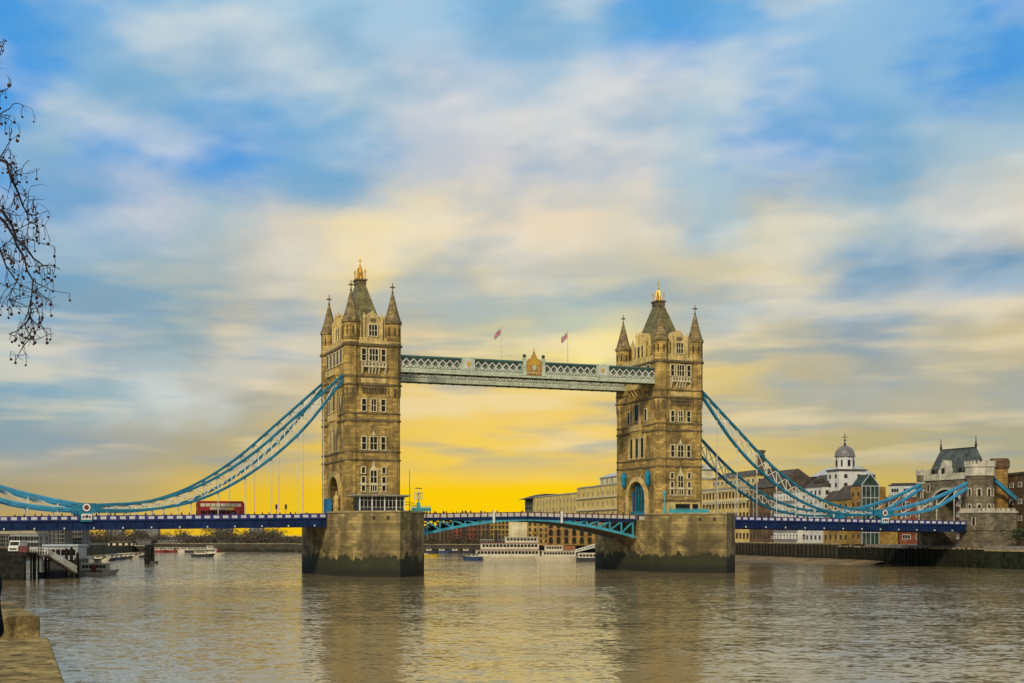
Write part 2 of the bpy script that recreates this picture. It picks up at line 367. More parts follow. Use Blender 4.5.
# ---- towers
ZB = 13.25
def octagon(r, c, ph=.5): return [(c[0]+r*math.cos(2*math.pi*(k+ph)/8), c[1]+r*math.sin(2*math.pi*(k+ph)/8)) for k in range(8)]
TC = [(sx*5.1, sy*10.78) for sx in (-1,1) for sy in (-1,1)]
def make_tower():
    r = thing('bridge_tower', 'x', 'tower', P(0,0,ZB), TH)
    Z = lambda z: z - ZB
    fu, fv = 6.3, 12.15
    prof = [(-fv, 0), (-5.1, 0), (-5.1, Z(18.6))] + [(-5.1*math.cos(math.pi*k/16), Z(18.6)+4.9*math.sin(math.pi*k/16)) for k in range(1,16)] + \
           [(5.1, Z(18.6)), (5.1, 0), (fv, 0), (fv, Z(54.4)), (-fv, Z(54.4))]
    MB().prism_x(prof, -fu, fu).build('wall', stone, r)
    # portal mouldings on both ends
    for s in (-1, 1):
        a = MB()
        for (ri, ro, d) in ((5.12, 5.75, .5), (5.78, 6.5, .25)):
            pts = [(-ro, 0)] + [(-ro*math.cos(math.pi*k/18), Z(18.6)+ro*.97*math.sin(math.pi*k/18)) for k in range(19)] + [(ro,0),(ri,0)] + \
                  [(ri*math.cos(math.pi*k/18), Z(18.6)+ri*.97*math.sin(math.pi*k/18)) for k in range(19)] + [(-ri,0)]
            x0 = s*fu; a.prism_x(pts, min(x0, x0+s*d), max(x0, x0+s*d))
        a.build('portal_arch', stone_lt if s > 0 else stone_lt, r)
    # corner columns, corbelled out at the fifth stage
    for c in TC:
        t = MB(); t.lathe([(1.78, 0), (1.78, Z(42.3)), (1.98, Z(44.0)), (1.98, Z(60.0))], 8, c, 0, .5)
        t = t.build('corner_turret', stone, r)
        m = MB(); m.lathe([(1.98, Z(59.4)), (2.25, Z(59.7)), (2.25, Z(60.3)), (2.0, Z(60.5)), (1.35, Z(62.6)), (.72, Z(65.2)), (.2, Z(67.2))], 8, c, 0, .5)
        sp = m.build('spire', spire_m, t)
        f = MB(); f.lathe([(.16, Z(67.1)), (.32, Z(67.4)), (.13, Z(67.7)), (.11, Z(69.55)), (.02, Z(69.75))], 6, c)
        f.box(c[0]-.62, c[0]+.62, c[1]-.11, c[1]+.11, Z(68.45), Z(68.75)); f.box(c[0]-.115, c[0]+.115, c[1]-.62, c[1]+.62, Z(68.46), Z(68.74))
        f.build('finial', cornm, t)
        b = MB(); b.lathe([(2.0, Z(54.9)), (2.12, Z(55.0)), (2.12, Z(55.25)), (2.0, Z(55.3))], 8, c, 0, .5)
        for k in range(8):   # slit openings of the drum
            an = math.pi*2*(k)/8; ca, sa = math.cos(an), math.sin(an); R0 = 1.98*math.cos(math.pi/8)
            x, y = c[0]+ca*R0, c[1]+sa*R0
            b.bar((x, y, Z(56.7)), (x, y, Z(58.6)), .16, .34, 1)
        b.build('arrow_slits', [stone_lt, glass], t)
    # string courses
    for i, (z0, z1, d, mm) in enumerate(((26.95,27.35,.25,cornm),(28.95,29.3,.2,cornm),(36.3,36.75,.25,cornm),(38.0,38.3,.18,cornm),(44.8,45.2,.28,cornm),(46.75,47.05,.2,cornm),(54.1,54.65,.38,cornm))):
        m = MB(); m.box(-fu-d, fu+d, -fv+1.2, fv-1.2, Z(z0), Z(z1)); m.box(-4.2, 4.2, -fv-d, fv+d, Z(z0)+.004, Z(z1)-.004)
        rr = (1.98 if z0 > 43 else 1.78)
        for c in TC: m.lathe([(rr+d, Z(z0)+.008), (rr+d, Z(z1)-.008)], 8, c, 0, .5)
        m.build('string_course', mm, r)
    # corbel table above the second three-light row
    for s in (-1, 1):
        m = MB()
        for k in range(9): m.box(-2.6+k*.65-.15, -2.6+k*.65+.15, s*fv-.35, s*fv+.35, Z(43.0), Z(44.1))
        m.box(-2.95, 2.95, s*fv-.4, s*fv+.42, Z(44.1), Z(44.5)); m.build('corbel_table', cornm, r)
        m = MB(); m.box(-3.0, 3.0, s*fv-.08, s*fv+.08, Z(45.4), Z(46.5)); m.build('inscription_band', stone_lt, r)
        # corbels under the turrets
        for c in TC:
            if c[1]*s < 0: continue
            m = MB()
            for k in range(8):
                an = math.pi*2*k/8; m.bar((c[0]+math.cos(an)*1.78, c[1]+math.sin(an)*1.78, Z(42.2)), (c[0]+math.cos(an)*1.9, c[1]+math.sin(an)*1.9, Z(44.2)), .34, .3)
            m.build('turret_corbels', cornm, r)
    # windows: stone frame + dark panes
    def window(face, s, c, w, z0, z1, lights=2, trans=1, arch=False, par=None, off=0.0):
        """face 'v' = river face at y = s*fv, 'u' = end face at x = s*fu"""
        fr, pn = MB(), MB(); F = (fv if face == 'v' else fu) + off
        def bx(mb, a0, a1, d0, d1, zz0, zz1):
            lo, hi = sorted((s*(F+d0), s*(F+d1)))
            if face == 'v': mb.box(a0, a1, lo, hi, Z(zz0), Z(zz1))
            else: mb.box(lo, hi, a0, a1, Z(zz0), Z(zz1))
        h = w/2; e = .2; jd = .34 if face == 'v' else .22
        bx(fr, c-h-e, c-h, -.05, jd, z0-e, z1+e); bx(fr, c+h, c+h+e, -.05, jd, z0-e, z1+e)
        bx(fr, c-h, c+h, -.05, .26, z0-e, z0); bx(fr, c-h, c+h, -.05, .24, z1, z1+e)
        for k in range(1, lights): xx = c-h+w*k/lights; bx(fr, xx-.07, xx+.07, -.05, .16, z0, z1)
        for k in range(1, trans+1): zz = z0+(z1-z0)*k/(trans+1); bx(fr, c-h, c+h, -.05, .14, zz-.07, zz+.07)
        # tooth quoins on the jambs
        k = 0; zz = z0
        while zz < z1 - .3:
            if k % 2 == 0:
                bx(fr, c-h-e-.16, c-h-e, -.05, .12, zz, zz+.32); bx(fr, c+h+e, c+h+e+.16, -.05, .12, zz, zz+.32)
            zz += .36; k += 1
        bx(pn, c-h, c+h, -.05, .03 if face == 'v' else .17, z0, z1)
        o = fr.build('window', trimw, r); pn.build('pane', glass, o); return o
    for s in (-1, 1):
        for zz0, zz1 in ((29.6, 32.6), (38.7, 41.5)):
            window('v', s, 0, 1.7 if zz0 < 35 else 1.15, zz0, zz1, 2); window('v', s, -2.35, 1.0, zz0, zz1, 1); window('v', s, 2.35, 1.0, zz0, zz1, 1)
        window('v', s, 0, 2.1, 50.6, 53.4, 3); window('v', s, -2.4, .95, 50.6, 53.4, 1); window('v', s, 2.4, .95, 50.6, 53.4, 1)
        # ground-stage window group
        window('v', s, 0, 1.5, 21.7, 24.6, 2, 1); window('v', s, 0, 1.5, 19.8, 21.1, 3, 0)
        for c in (-2.5, 2.5):
            window('v', s, c, .8, 24.0, 25.4, 1, 0); window('v', s, c, .8, 21.7, 23.1, 1, 0); window('v', s, c, .8, 19.8, 21.1, 1, 0)
        m = MB(); y0, y1 = sorted((s*(fv-.05), s*(fv+.32))); m.box(-3.6, 3.6, y0, y1, Z(21.25), Z(21.5)); m.box(-3.4, 3.4, *sorted((s*(fv-.04), s*(fv+.1))), Z(19.4), Z(19.58))
        m.prism_y([(-.9, Z(24.85)), (.9, Z(24.85)), (.35, Z(25.6)), (.16, Z(26.6)), (0, Z(27.3)), (-.16, Z(26.6)), (-.35, Z(25.6))], *sorted((s*(fv-.05), s*(fv+.18))))
        m.build('window_tracery', trimw, r)
        m = MB()
        for zt in (32.95, ): m.prism_y([(-.5, Z(zt)), (.5, Z(zt)), (.14, Z(zt+.7)), (0, Z(zt+1.3)), (-.14, Z(zt+.7))], *sorted((s*(fv-.05), s*(fv+.2))))
        m.build('window_crocket', trimw, r)
        # oriel balcony under the top windows
        m = MB(); y0, y1 = sorted((s*(fv-.1), s*(fv+.9)))
        m.box(-3.0, 3.0, y0, y1, Z(49.0), Z(49.3))
        m.box(-3.0, 3.0, *sorted((s*(fv+.7), s*(fv+.92))), Z(49.3), Z(50.2)); m.box(-3.0, -2.8, y0, y1, Z(49.3), Z(50.2)); m.box(2.8, 3.0, y0, y1, Z(49.3), Z(50.2))
        for k in (-2.8, -1.2, -.4, .4, 1.2, 2.8): m.prism_x([(s*fv, Z(47.4)), (s*(fv+.2), Z(47.4)), (s*(fv+.85), Z(49.0)), (s*fv, Z(49.0))], k-.16, k+.16)
        for k in range(7): m.box(-2.7+k*.85-.2, -2.7+k*.85+.2, *sorted((s*(fv+.9), s*(fv+1.0))), Z(49.45), Z(50.05), 1)
        m.build('balcony', [trimw, cornm], r)
        # crenellated parapet
        m = MB(); y0, y1 = sorted((s*(fv-.35), s*(fv+.1)))
        m.box(-3.6, 3.6, y0, y1, Z(54.6), Z(55.5))
        for k in range(6): m.box(-3.4+k*1.2, -2.75+k*1.2, y0+.003, y1-.003, Z(55.5), Z(56.1))
        m.build('parapet', stone_lt, r)
        # river-front dormer gable
        m = MB(); y0, y1 = sorted((s*(fv-.5), s*(fv-6.0)))
        m.prism_y([(-1.95, Z(54.6)), (1.95, Z(54.6)), (1.95, Z(59.6)), (1.5, Z(60.9)), (.8, Z(61.8)), (0, Z(62.6)), (-.8, Z(61.8)), (-1.5, Z(60.9)), (-1.95, Z(59.6))], y0, y1)
        for sx in (-1, 1):
            m.lathe([(.36, Z(54.6)), (.36, Z(60.6)), (.46, Z(60.7)), (.02, Z(62.2))], 6, (sx*2.15, s*(fv-.4)))
            m.lathe([(.28, Z(54.6)), (.28, Z(59.9)), (.36, Z(60.0)), (.02, Z(61.0))], 6, (sx*2.95, s*(fv-.9)))
        dm = m.build('dormer', stone_lt, r)
        w_ = window('v', s, 0, 2.0, 56.6, 59.2, 3, 1, off=-.5); w_.parent = dm
        # rosette above
        m = MB(); m.prism_y([(.8*math.cos(2*math.pi*k/12), Z(60.35)+.5*math.sin(2*math.pi*k/12)) for k in range(12)], *sorted((s*(fv-.52), s*(fv-.38)))); m.build('gable_ornament', cornm, dm)
    for s in (-1, 1):
        # end faces: tall stage windows
        for c in (-3.1, 0, 3.1): window('u', s, c, 1.6, 29.8, 35.0, 2, 2)
        for c in (-5.0, 5.0): window('u', s, c, 1.2, 39.3, 42.4, 2, 1)
        window('u', s, 0, 2.6, 39.6, 44.0, 3, 2)
        for c in (-6.6, -3.3, 0, 3.3, 6.6): window('u', s, c, 1.7, 50.5, 53.7, 2, 1)
        # carved surround
        m = MB(); x0, x1 = sorted((s*(fu-.05), s*(fu+.45)))
        for c in (-1.75, 1.75): m.box(x0, x1, c-.3, c+.3, Z(29.4), Z(44.4))
        for c in (-4.6, 4.6): m.box(x0, x1-.1*s if s>0 else x1, c-.25, c+.25, Z(29.4), Z(36.2))
        m.build('carved_pilasters', stone_lt, r)
        # balconies: canopy at 37, oriel at 47
        for (zb, hw, dep) in ((37.0, 3.0, 1.1), (47.9, 4.4, 1.3)):
            m = MB()
            x0, x1 = sorted((s*(fu-.1), s*(fu+dep)))
            m.box(x0, x1, -hw, hw, Z(zb), Z(zb+.35)); m.box(*sorted((s*(fu+dep-.2), s*(fu+dep+.02))), -hw, hw, Z(zb+.35), Z(zb+1.5))
            m.box(x0, x1, -hw-.01, -hw+.2, Z(zb+.35), Z(zb+1.5)); m.box(x0, x1, hw-.2, hw+.01, Z(zb+.35), Z(zb+1.5))
            for k in range(5):
                c = -hw+.4+k*(2*hw-.8)/4; m.prism_y([(s*fu, Z(zb-1.6)), (s*(fu+.25), Z(zb-1.6)), (s*(fu+dep-.1), Z(zb)), (s*fu, Z(zb))], c-.2, c+.2)
            m.build('balcony', [stone_lt], r)
        # parapet and big gabled dormer
        m = MB(); x0, x1 = sorted((s*(fu-.4), s*(fu+.05)))
        m.box(x0, x1, -8.6, 8.6, Z(54.6), Z(55.6))
        for k in range(13): m.box(x0+.003, x1-.003, -8.3+k*1.33, -7.6+k*1.33, Z(55.6), Z(56.2))
        m.build('parapet', stone_lt, r)
        m = MB(); x0, x1 = sorted((s*(fu-.6), s*(fu-4.5)))
        m.prism_x([(-3.4, Z(54.6)), (3.4, Z(54.6)), (3.4, Z(59.4)), (2.4, Z(60.4)), (1.5, Z(62.0)), (0, Z(63.2)), (-1.5, Z(62.0)), (-2.4, Z(60.4)), (-3.4, Z(59.4))], x0, x1)
        for c in (-3.6, 3.6, -1.3, 1.3): m.lathe([(.36, Z(54.6)), (.36, Z(60.4 if abs(c) > 2 else 62.2)), (.46, Z(60.5 if abs(c) > 2 else 62.3)), (.02, Z(62.0 if abs(c) > 2 else 63.6))], 6, (s*(fu-.5), c))
        dm = m.build('dormer', stone_lt, r)
        for c in (-1.9, 0, 1.9):
            w_ = window('u', s, c, 1.1, 56.4, 59.4, 1, 1, off=-.6); w_.parent = dm
    # steep hipped roof with flat crown
    b0, b1 = [(-4.9,-9.2),(4.9,-9.2),(4.9,9.2),(-4.9,9.2)], [(-1.0,-1.5),(1.0,-1.5),(1.0,1.5),(-1.0,1.5)]
    m = MB(); m.prism(b0, Z(54.6), Z(70.6), 0, b1); rf = m.build('roof', slate, r)
    m = MB(); m.box(-1.15, 1.15, -1.6, 1.6, Z(70.6), Z(71.6)); m.box(-1.4, 1.4, -1.85, 1.85, Z(71.6), Z(71.95)); m.build('roof_platform', cornm, rf)
    m = MB()
    for sx in (-1,1):
        for sy in (-1,1): m.lathe([(.14, Z(71.9)), (.14, Z(73.6)), (.26, Z(73.8)), (.05, Z(74.6))], 6, (sx*.95, sy*1.3))
    m.lathe([(.7, Z(71.95)), (.72, Z(72.3)), (.46, Z(73.2)), (.30, Z(74.4)), (.2, Z(75.0)), (.3, Z(75.3)), (.13, Z(75.6)), (.10, Z(77.4)), (.02, Z(77.8))], 8, (0,0))
    m.box(-.38, .38, -.09, .09, Z(76.5), Z(76.7))
    for k in range(8):
        an = 2*math.pi*k/8; m.tube([(.85*math.cos(an), .85*math.sin(an), Z(72.2)), (.7*math.cos(an), .7*math.sin(an), Z(73.4)), (.35*math.cos(an), .35*math.sin(an), Z(74.9))], .1, 5)
    m.build('crown_finial', gold, rf)
    return r
tower = make_tower(); tower.location = P(-UT, 0, ZB); tag(tower, 'gothic stone bridge tower with four spires, the left and nearer of the two')
tower2 = copy_tree(tower); tower2.location = P(UT, 0, ZB); tower2.rotation_euler.z = TH + math.pi; tag(tower2, 'gothic stone bridge tower with blue portal hoods, right of the two')

# ---- decks
def vstrip(us, v0, v1, zlo, zhi, u0, v_=0.0):
    """solid between two height functions along u"""
    vs, fs = [], []; n = len(us)
    for u in us:
        for (v, z) in ((v0, zlo(u)), (v1, zlo(u)), (v1, zhi(u)), (v0, zhi(u))): vs.append((u-u0, v, z))
    fs = [(0,1,2,3), tuple(4*(n-1)+k for k in (3,2,1,0))]
    for i in range(n-1):
        for k in range(4): fs.append((4*i+k, 4*i+(k+1)%4, 4*i+4+(k+1)%4, 4*i+4+k))
    return vs, fs
def lin(a, b, n): return [a+(b-a)*i/n for i in range(n+1)]
def side_deck(s, label):
    ua, ub = s*(UT+10.9), s*138.4; u0 = (ua+ub)/2; us = lin(ua, ub, 14)
    r = thing('bridge_deck', label, 'bridge span', P(u0, 0, 0), TH)
    MB().add(*vstrip(us, -10.4, 10.4, lambda u: zp(u)-1.75, lambda u: zp(u)-1.15, u0)).build('roadway', asphalt, r)
    for sv in (-1, 1):
        f = 10.9*sv
        a, b = sorted((f, f-.5*sv))
        m = MB(); m.add(*vstrip(us, a, b, lambda u: zp(u)-2.95, lambda u: zp(u)-1.22, u0))
        a2, b2 = sorted((f+.32*sv, f-.7*sv)); m.add(*vstrip(us, a2, b2, lambda u: zp(u)-3.15, lambda u: zp(u)-2.8, u0))
        m.add(*vstrip(us, *sorted((f+.25*sv, f-.6*sv)), lambda u: zp(u)-1.30, lambda u: zp(u)-1.05, u0))
        for k in range(28):
            u = ua + (ub-ua)*(k+.5)/28; m.box(u-u0-.09, u-u0+.09, *sorted((f+.22*sv, f)), zp(u)-2.8, zp(u)-1.3)
        m.build('girder', navy, r)
        m = MB(); m.add(*vstrip(us, *sorted((f+.1*sv, f-.16*sv)), lambda u: zp(u)-1.06, lambda u: zp(u)-.12, u0))
        m.add(*vstrip(us, *sorted((f+.2*sv, f-.26*sv)), lambda u: zp(u)-.14, lambda u: zp(u), u0))
        n = 42
        for k in range(n):
            u = ua + (ub-ua)*(k+.5)/n
            if k % 3 == 0:
                uu = ua+(ub-ua)*k/n; m.box(uu-u0-.2, uu-u0+.2, *sorted((f+.24*sv, f-.2*sv)), zp(uu)-1.05, zp(uu)+.12)
            m.box(u-u0-.62, u-u0+.62, *sorted((f+.16*sv, f)), zp(u)-.86, zp(u)-.24, 1)
            for kk in range(3): m.box(u-u0-.5+kk*.4, u-u0-.3+kk*.4, *sorted((f+.185*sv, f+.1*sv)), zp(u)-.72, zp(u)-.38, 2)
        m.build('parapet', [blue_p, panelw, offw], r)
        m = MB()
        for k in range(14):
            u = ua + (ub-ua)*(k+.5)/14; m.box(u-u0-.13, u-u0+.13, *sorted((f+.55*sv, f+.3*sv)), zp(u)-2.95, zp(u)-2.6)
        m.build('navigation_lamps', white_p, r)
    m = MB()
    for k in range(14):
        u = ua + (ub-ua)*(k+.5)/14; m.box(u-u0-.3, u-u0+.3, -10.3, 10.3, zp(u)-2.7, zp(u)-1.76)
    m.build('cross_girders', navy, r)
    return r
side_deck(-1, 'long blue side span of the bridge carrying the red bus'); side_deck(1, 'blue side span of the bridge running to the right bank')

def bascule(s, label):
    ua, ub = 0.12*s, s*(UT-10.9); u0 = ub; us = lin(ua, ub, 16)
    zt = lambda u: 15.15 - .0185*abs(u)
    zb = lambda u: 13.05 - 4.45*(abs(u)/30.2)**1.75
    r = thing('bascule_leaf', label, 'bridge span', P(u0, 0, 0), TH)
    MB().add(*vstrip(us, -7.5, 7.5, lambda u: zt(u)-1.75, lambda u: zt(u)-1.15, u0)).build('roadway', asphalt, r)
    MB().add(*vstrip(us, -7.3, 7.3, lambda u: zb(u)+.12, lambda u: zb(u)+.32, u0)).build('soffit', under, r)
    for sv in (-1, 1):
        f = 7.9*sv
        MB().add(*vstrip(us, *sorted((f+.1*sv, f-.5*sv)), lambda u: zt(u)-1.85, lambda u: zt(u)-1.08, u0)).build('girder', navy, r)
        m = MB(); m.add(*vstrip(us, *sorted((f, f-.6*sv)), lambda u: zb(u)-.1, lambda u: zb(u)+.55, u0)); m.build('bottom_chord', teal_lt, r)
        m = MB(); n = 9
        st_ = [ub - s*29.6*k/n for k in range(n+1)]
        for k in range(n-2):
            u1, u2 = st_[k]-s*.6, st_[k+1]-s*.6
            m.bar((u1-u0, f-.3*sv, zb(u1)+.3), (u1-u0, f-.3*sv, zt(u1)-1.8), .32, .32)
            m.bar((u1-u0, f-.3*sv, zt(u1)-1.8), (u2-u0, f-.3*sv, zb(u2)+.3), .3, .34)
        m.build('truss_web', teal_lt, r)
        m = MB(); m.add(*vstrip(us, *sorted((f+.1*sv, f-.1*sv)), lambda u: zt(u)-1.06, lambda u: zt(u)-.12, u0), 0)
        m.add(*vstrip(us, *sorted((f+.2*sv, f-.2*sv)), lambda u: zt(u)-.14, lambda u: zt(u), u0), 1)
        n = 17
        for k in range(n+1):
            u = ua+(ub-ua)*k/n; m.box(u-u0-.14, u-u0+.14, *sorted((f+.22*sv, f-.2*sv)), zt(u)-1.05, zt(u)+.06, 1)
        m.build('parapet', [panelp, redp], r)
        m = MB(); u = s*9.2; m.box(u-u0-.25, u-u0+.25, *sorted((f+.6*sv, f+.25*sv)), zb(u)-.1, zt(u)+.3); m.build('white_marker', white_p, r)
    return r
bascule(-1, 'left bascule leaf of the opening span with pale teal truss'); bascule(1, 'right bascule leaf of the opening span, brown underside showing')

# ---- high-level walkways
def walkway(sv, label):
    hl = UT-4.4; vc = 9.3*sv
    r = thing('high_walkway', label, 'walkway', P(.4, vc, 46.75), TH)
    Z = lambda z: z-47; f0, f1 = -1.8, 1.8
    m = MB(); m.box(-hl, hl, f0+.1, f1-.1, Z(52.05), Z(52.55)); m.box(-hl, hl, f0-.14, f1+.14, Z(52.4), Z(52.7))
    m.prism_x([(f0+.3, Z(52.7)), (f1-.3, Z(52.7)), (0, Z(53.1))], -hl, hl); m.build('roof', walk_dk, r)
    m = MB(); m.box(-hl, hl, f0+.5, f1-.5, Z(49.8), Z(52.05)); m.build('glazing', mat('walkway_glazing', (0.15,0.185,0.135), .5, .15, .6) if 'walkway_glazing' not in MATS else MATS['walkway_glazing'], r)
    for s in (-1, 1):
        f = s*1.8; m = MB(); n = 40; w = 2*hl/n
        for k in range(n):
            x = -hl+w*k; d = s*.1
            m.bar((x, f-d, Z(50.0)), (x+w, f-d, Z(52.05)), .2, .24); m.bar((x, f-d*1.6, Z(52.05)), (x+w, f-d*1.6, Z(50.0)), .2, .24)
            m.prism_y([(x+w*.5-.42, Z(50.55)), (x+w*.5, Z(50.02)), (x+w*.5+.42, Z(50.55)), (x+w*.5+.25, Z(50.95)), (x+w*.5, Z(50.75)), (x+w*.5-.25, Z(50.95))], *sorted((f-d*2.2, f-d*.9)))
        m.build('lattice', offw, r)
        m = MB(); m.box(-hl, hl, *sorted((f+s*.15, f-s*.4)), Z(49.0), Z(49.95)); m.box(-hl, hl, *sorted((f+s*.35, f-s*.3)), Z(49.9), Z(50.05)); m.box(-hl, hl, *sorted((f+s*.3, f-s*.3)), Z(48.7), Z(49.0))
        for k in range(78):
            x = -hl+2*hl*(k+.5)/78; m.box(x-.26, x+.26, *sorted((f+s*.24, f)), Z(49.2), Z(49.75), 1)
        m.build('fascia', [walk_lt, offw], r)
        for x in (-17.4-.0, 18.9):
            m = MB()
            m.box(x-1.7, x+1.7, *sorted((f+s*.3, f-s*.2)), Z(49.7), Z(52.95)); m.box(x-1.2, x+1.2, *sorted((f+s*.38, f)), Z(50.2), Z(52.3), 1)
            m.prism_y([(x-.5, Z(51.5)), (x, Z(50.5)), (x+.5, Z(51.5)), (x, Z(52.05))], *sorted((f+s*.46, f)), 2)
            m.build('crest_panel', [walk_lt, offw, gold], r)
        # central crest between two posts, only on the upstream face
        if s > 0 or sv > 0: continue
        m = MB()
        for x in (-2.55, 2.55):
            m.box(x-.42, x+.42, *sorted((f+s*.4, f-s*.4)), Z(49.2), Z(53.6)); m.ball((x, f, Z(54.1)), .46, 10, 2)
        m.prism_y([(-2.0, Z(49.3)), (2.0, Z(49.3)), (2.0, Z(52.6)), (1.6, Z(53.2)), (.8, Z(53.6)), (.35, Z(54.6)), (0, Z(55.0)), (-.35, Z(54.6)), (-.8, Z(53.6)), (-1.6, Z(53.2)), (-2.0, Z(52.6))], *sorted((f+s*.3, f-s*.2)), 3)
        m.prism_y([(-1.6, Z(51.9)), (1.6, Z(51.9)), (1.6, Z(52.3)), (.3, Z(53.6)), (0, Z(54.3)), (-.3, Z(53.6)), (-1.6, Z(52.3))], *sorted((f+s*.4, f)), 1)
        m.lathe([(.2, Z(54.8)), (.35, Z(55.1)), (.12, Z(55.4)), (.1, Z(56.2)), (.02, Z(56.4))], 6, (0, f+s*.05), 1)
        # shield, supporters and ribbon in relief
        m.prism_y([(-.62, Z(51.9)), (-.62, Z(50.9)), (0, Z(50.2)), (.62, Z(50.9)), (.62, Z(51.9))], *sorted((f+s*.45, f)), 3)
        m.prism_y([(-.5, Z(51.8)), (-.5, Z(50.95)), (0, Z(50.4)), (.5, Z(50.95)), (.5, Z(51.8))], *sorted((f+s*.52, f)), 0)
        for x in (-1.25, 1.25):
            m.prism_y([(x-.3, Z(50.1)), (x+.25, Z(50.1)), (x+.35, Z(51.0)), (x+.15, Z(51.7)), (x-.2, Z(51.9)), (x-.4, Z(51.2))], *sorted((f+s*.44, f)), 3)
        m.prism_y([(-1.7, Z(49.55)), (1.7, Z(49.55)), (1.5, Z(49.85)), (-1.5, Z(49.85))], *sorted((f+s*.46, f)), 3)
        m.build('royal_crest', [walk_lt, gold, iron, mat('dull_gilding', (0.45, 0.24, 0.05), .5, .15, 2) if 'dull_gilding' not in MATS else MATS['dull_gilding']], r)
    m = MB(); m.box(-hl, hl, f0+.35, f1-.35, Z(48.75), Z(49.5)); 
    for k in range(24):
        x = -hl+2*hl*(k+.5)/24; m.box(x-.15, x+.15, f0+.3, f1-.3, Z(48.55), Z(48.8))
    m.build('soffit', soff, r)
    return r
walkway(-1, 'near high level footway with white lattice and gold central crest'); walkway(1, 'far high level footway seen just under the nearer one')

# ---- flags on the walkway
flag_mats = [mat('flag_blue', (0.02,0.03,0.16), .8, .1, 2), mat('flag_white', (0.7,0.68,0.65), .8, .05, 2), mat('flag_red', (0.50,0.03,0.04), .8, .1, 2)]
def union(s, t):
    """pattern over s,t in 0..1"""
    x, y = (s-.5)*2, (t-.5)
    if abs(x) < .10 or abs(y) < .10: return 2
    if abs(x) < .17 or abs(y) < .17: return 1
    d = abs(abs(x)*.5-abs(y))
    return 2 if d < .035 else (1 if d < .10 else 0)
def flag(u, v, ztop, label, lab2, ph):
    r = thing('flagpole', label, 'flagpole', P(u, v, 53.0), TH)
    m = MB(); m.lathe([(.11, 0), (.08, ztop-53.0)], 8); m.build('pole', offw, r)
    m = MB(); m.ball((0,0,ztop-52.9), .16, 8); m.build('ball', gold, r)
    nx, ny = 26, 16; m = MB(); vs = []
    for i in range(nx+1):
        for j in range(ny+1):
            s, t = i/nx, j/ny; L = 2.5
            x = -s*L*.72 ; z = -.2 - t*1.5 - s*1.55 + .1*math.sin(s*5+ph); y = .24*math.sin(s*8+t*1.5+ph)*s
            vs.append((x, y, z))
    for i in range(nx):
        for j in range(ny):
            k = i*(ny+1)+j; m.f.append((k, k+1, k+ny+2, k+ny+1)); m.mi.append(union((i+.5)/nx, (j+.5)/ny))
    m.v = vs
    o = m.build('flag', flag_mats, None, P(u, v, ztop), True); o.rotation_euler.z = TH
    tag(o, lab2, 'flag')
flag(-7.6, -9.3, 60.9, 'thin pale flagpole on the walkway, left of the gold crest', 'dark drooping union flag left of the gold crest', 0)
flag(10.4, -9.3, 60.9, 'thin pale flagpole on the walkway, right of the gold crest', 'brighter red and white union flag right of the crest', 1.3)

# ---- suspension chains
def interp(tab, a):
    # monotone-ish cubic (Catmull-Rom) through table points
    n = len(tab)
    for i in range(n-1):
        if a <= tab[i+1][0] or i == n-2:
            x0, y0 = tab[i]; x1, y1 = tab[i+1]; h = x1-x0; t = (a-x0)/h
            m0 = (y1-tab[i-1][1])/(x1-tab[i-1][0]) if i > 0 else (y1-y0)/h
            m1 = (tab[i+2][1]-y0)/(tab[i+2][0]-x0) if i < n-2 else (y1-y0)/h
            return (2*t**3-3*t*t+1)*y0+(t**3-2*t*t+t)*h*m0+(-2*t**3+3*t*t)*y1+(t**3-t*t)*h*m1
UP = [(48.0,47.3),(58.4,37.9),(70.1,27.6),(81.4,20.6),(92.4,17.0),(105.5,15.9)]
LO = [(48.0,46.2),(58.4,33.3),(70.1,23.5),(81.4,17.5),(92.4,15.15),(105.5,14.9)]
UP2 = [(106.5,15.9),(115,17.5),(124,19.9),(136.5,24.8)]
LO2 = [(106.5,14.9),(115,15.4),(124,17.2),(136.5,23.6)]
roundel_m = [white_p, redp, navy]
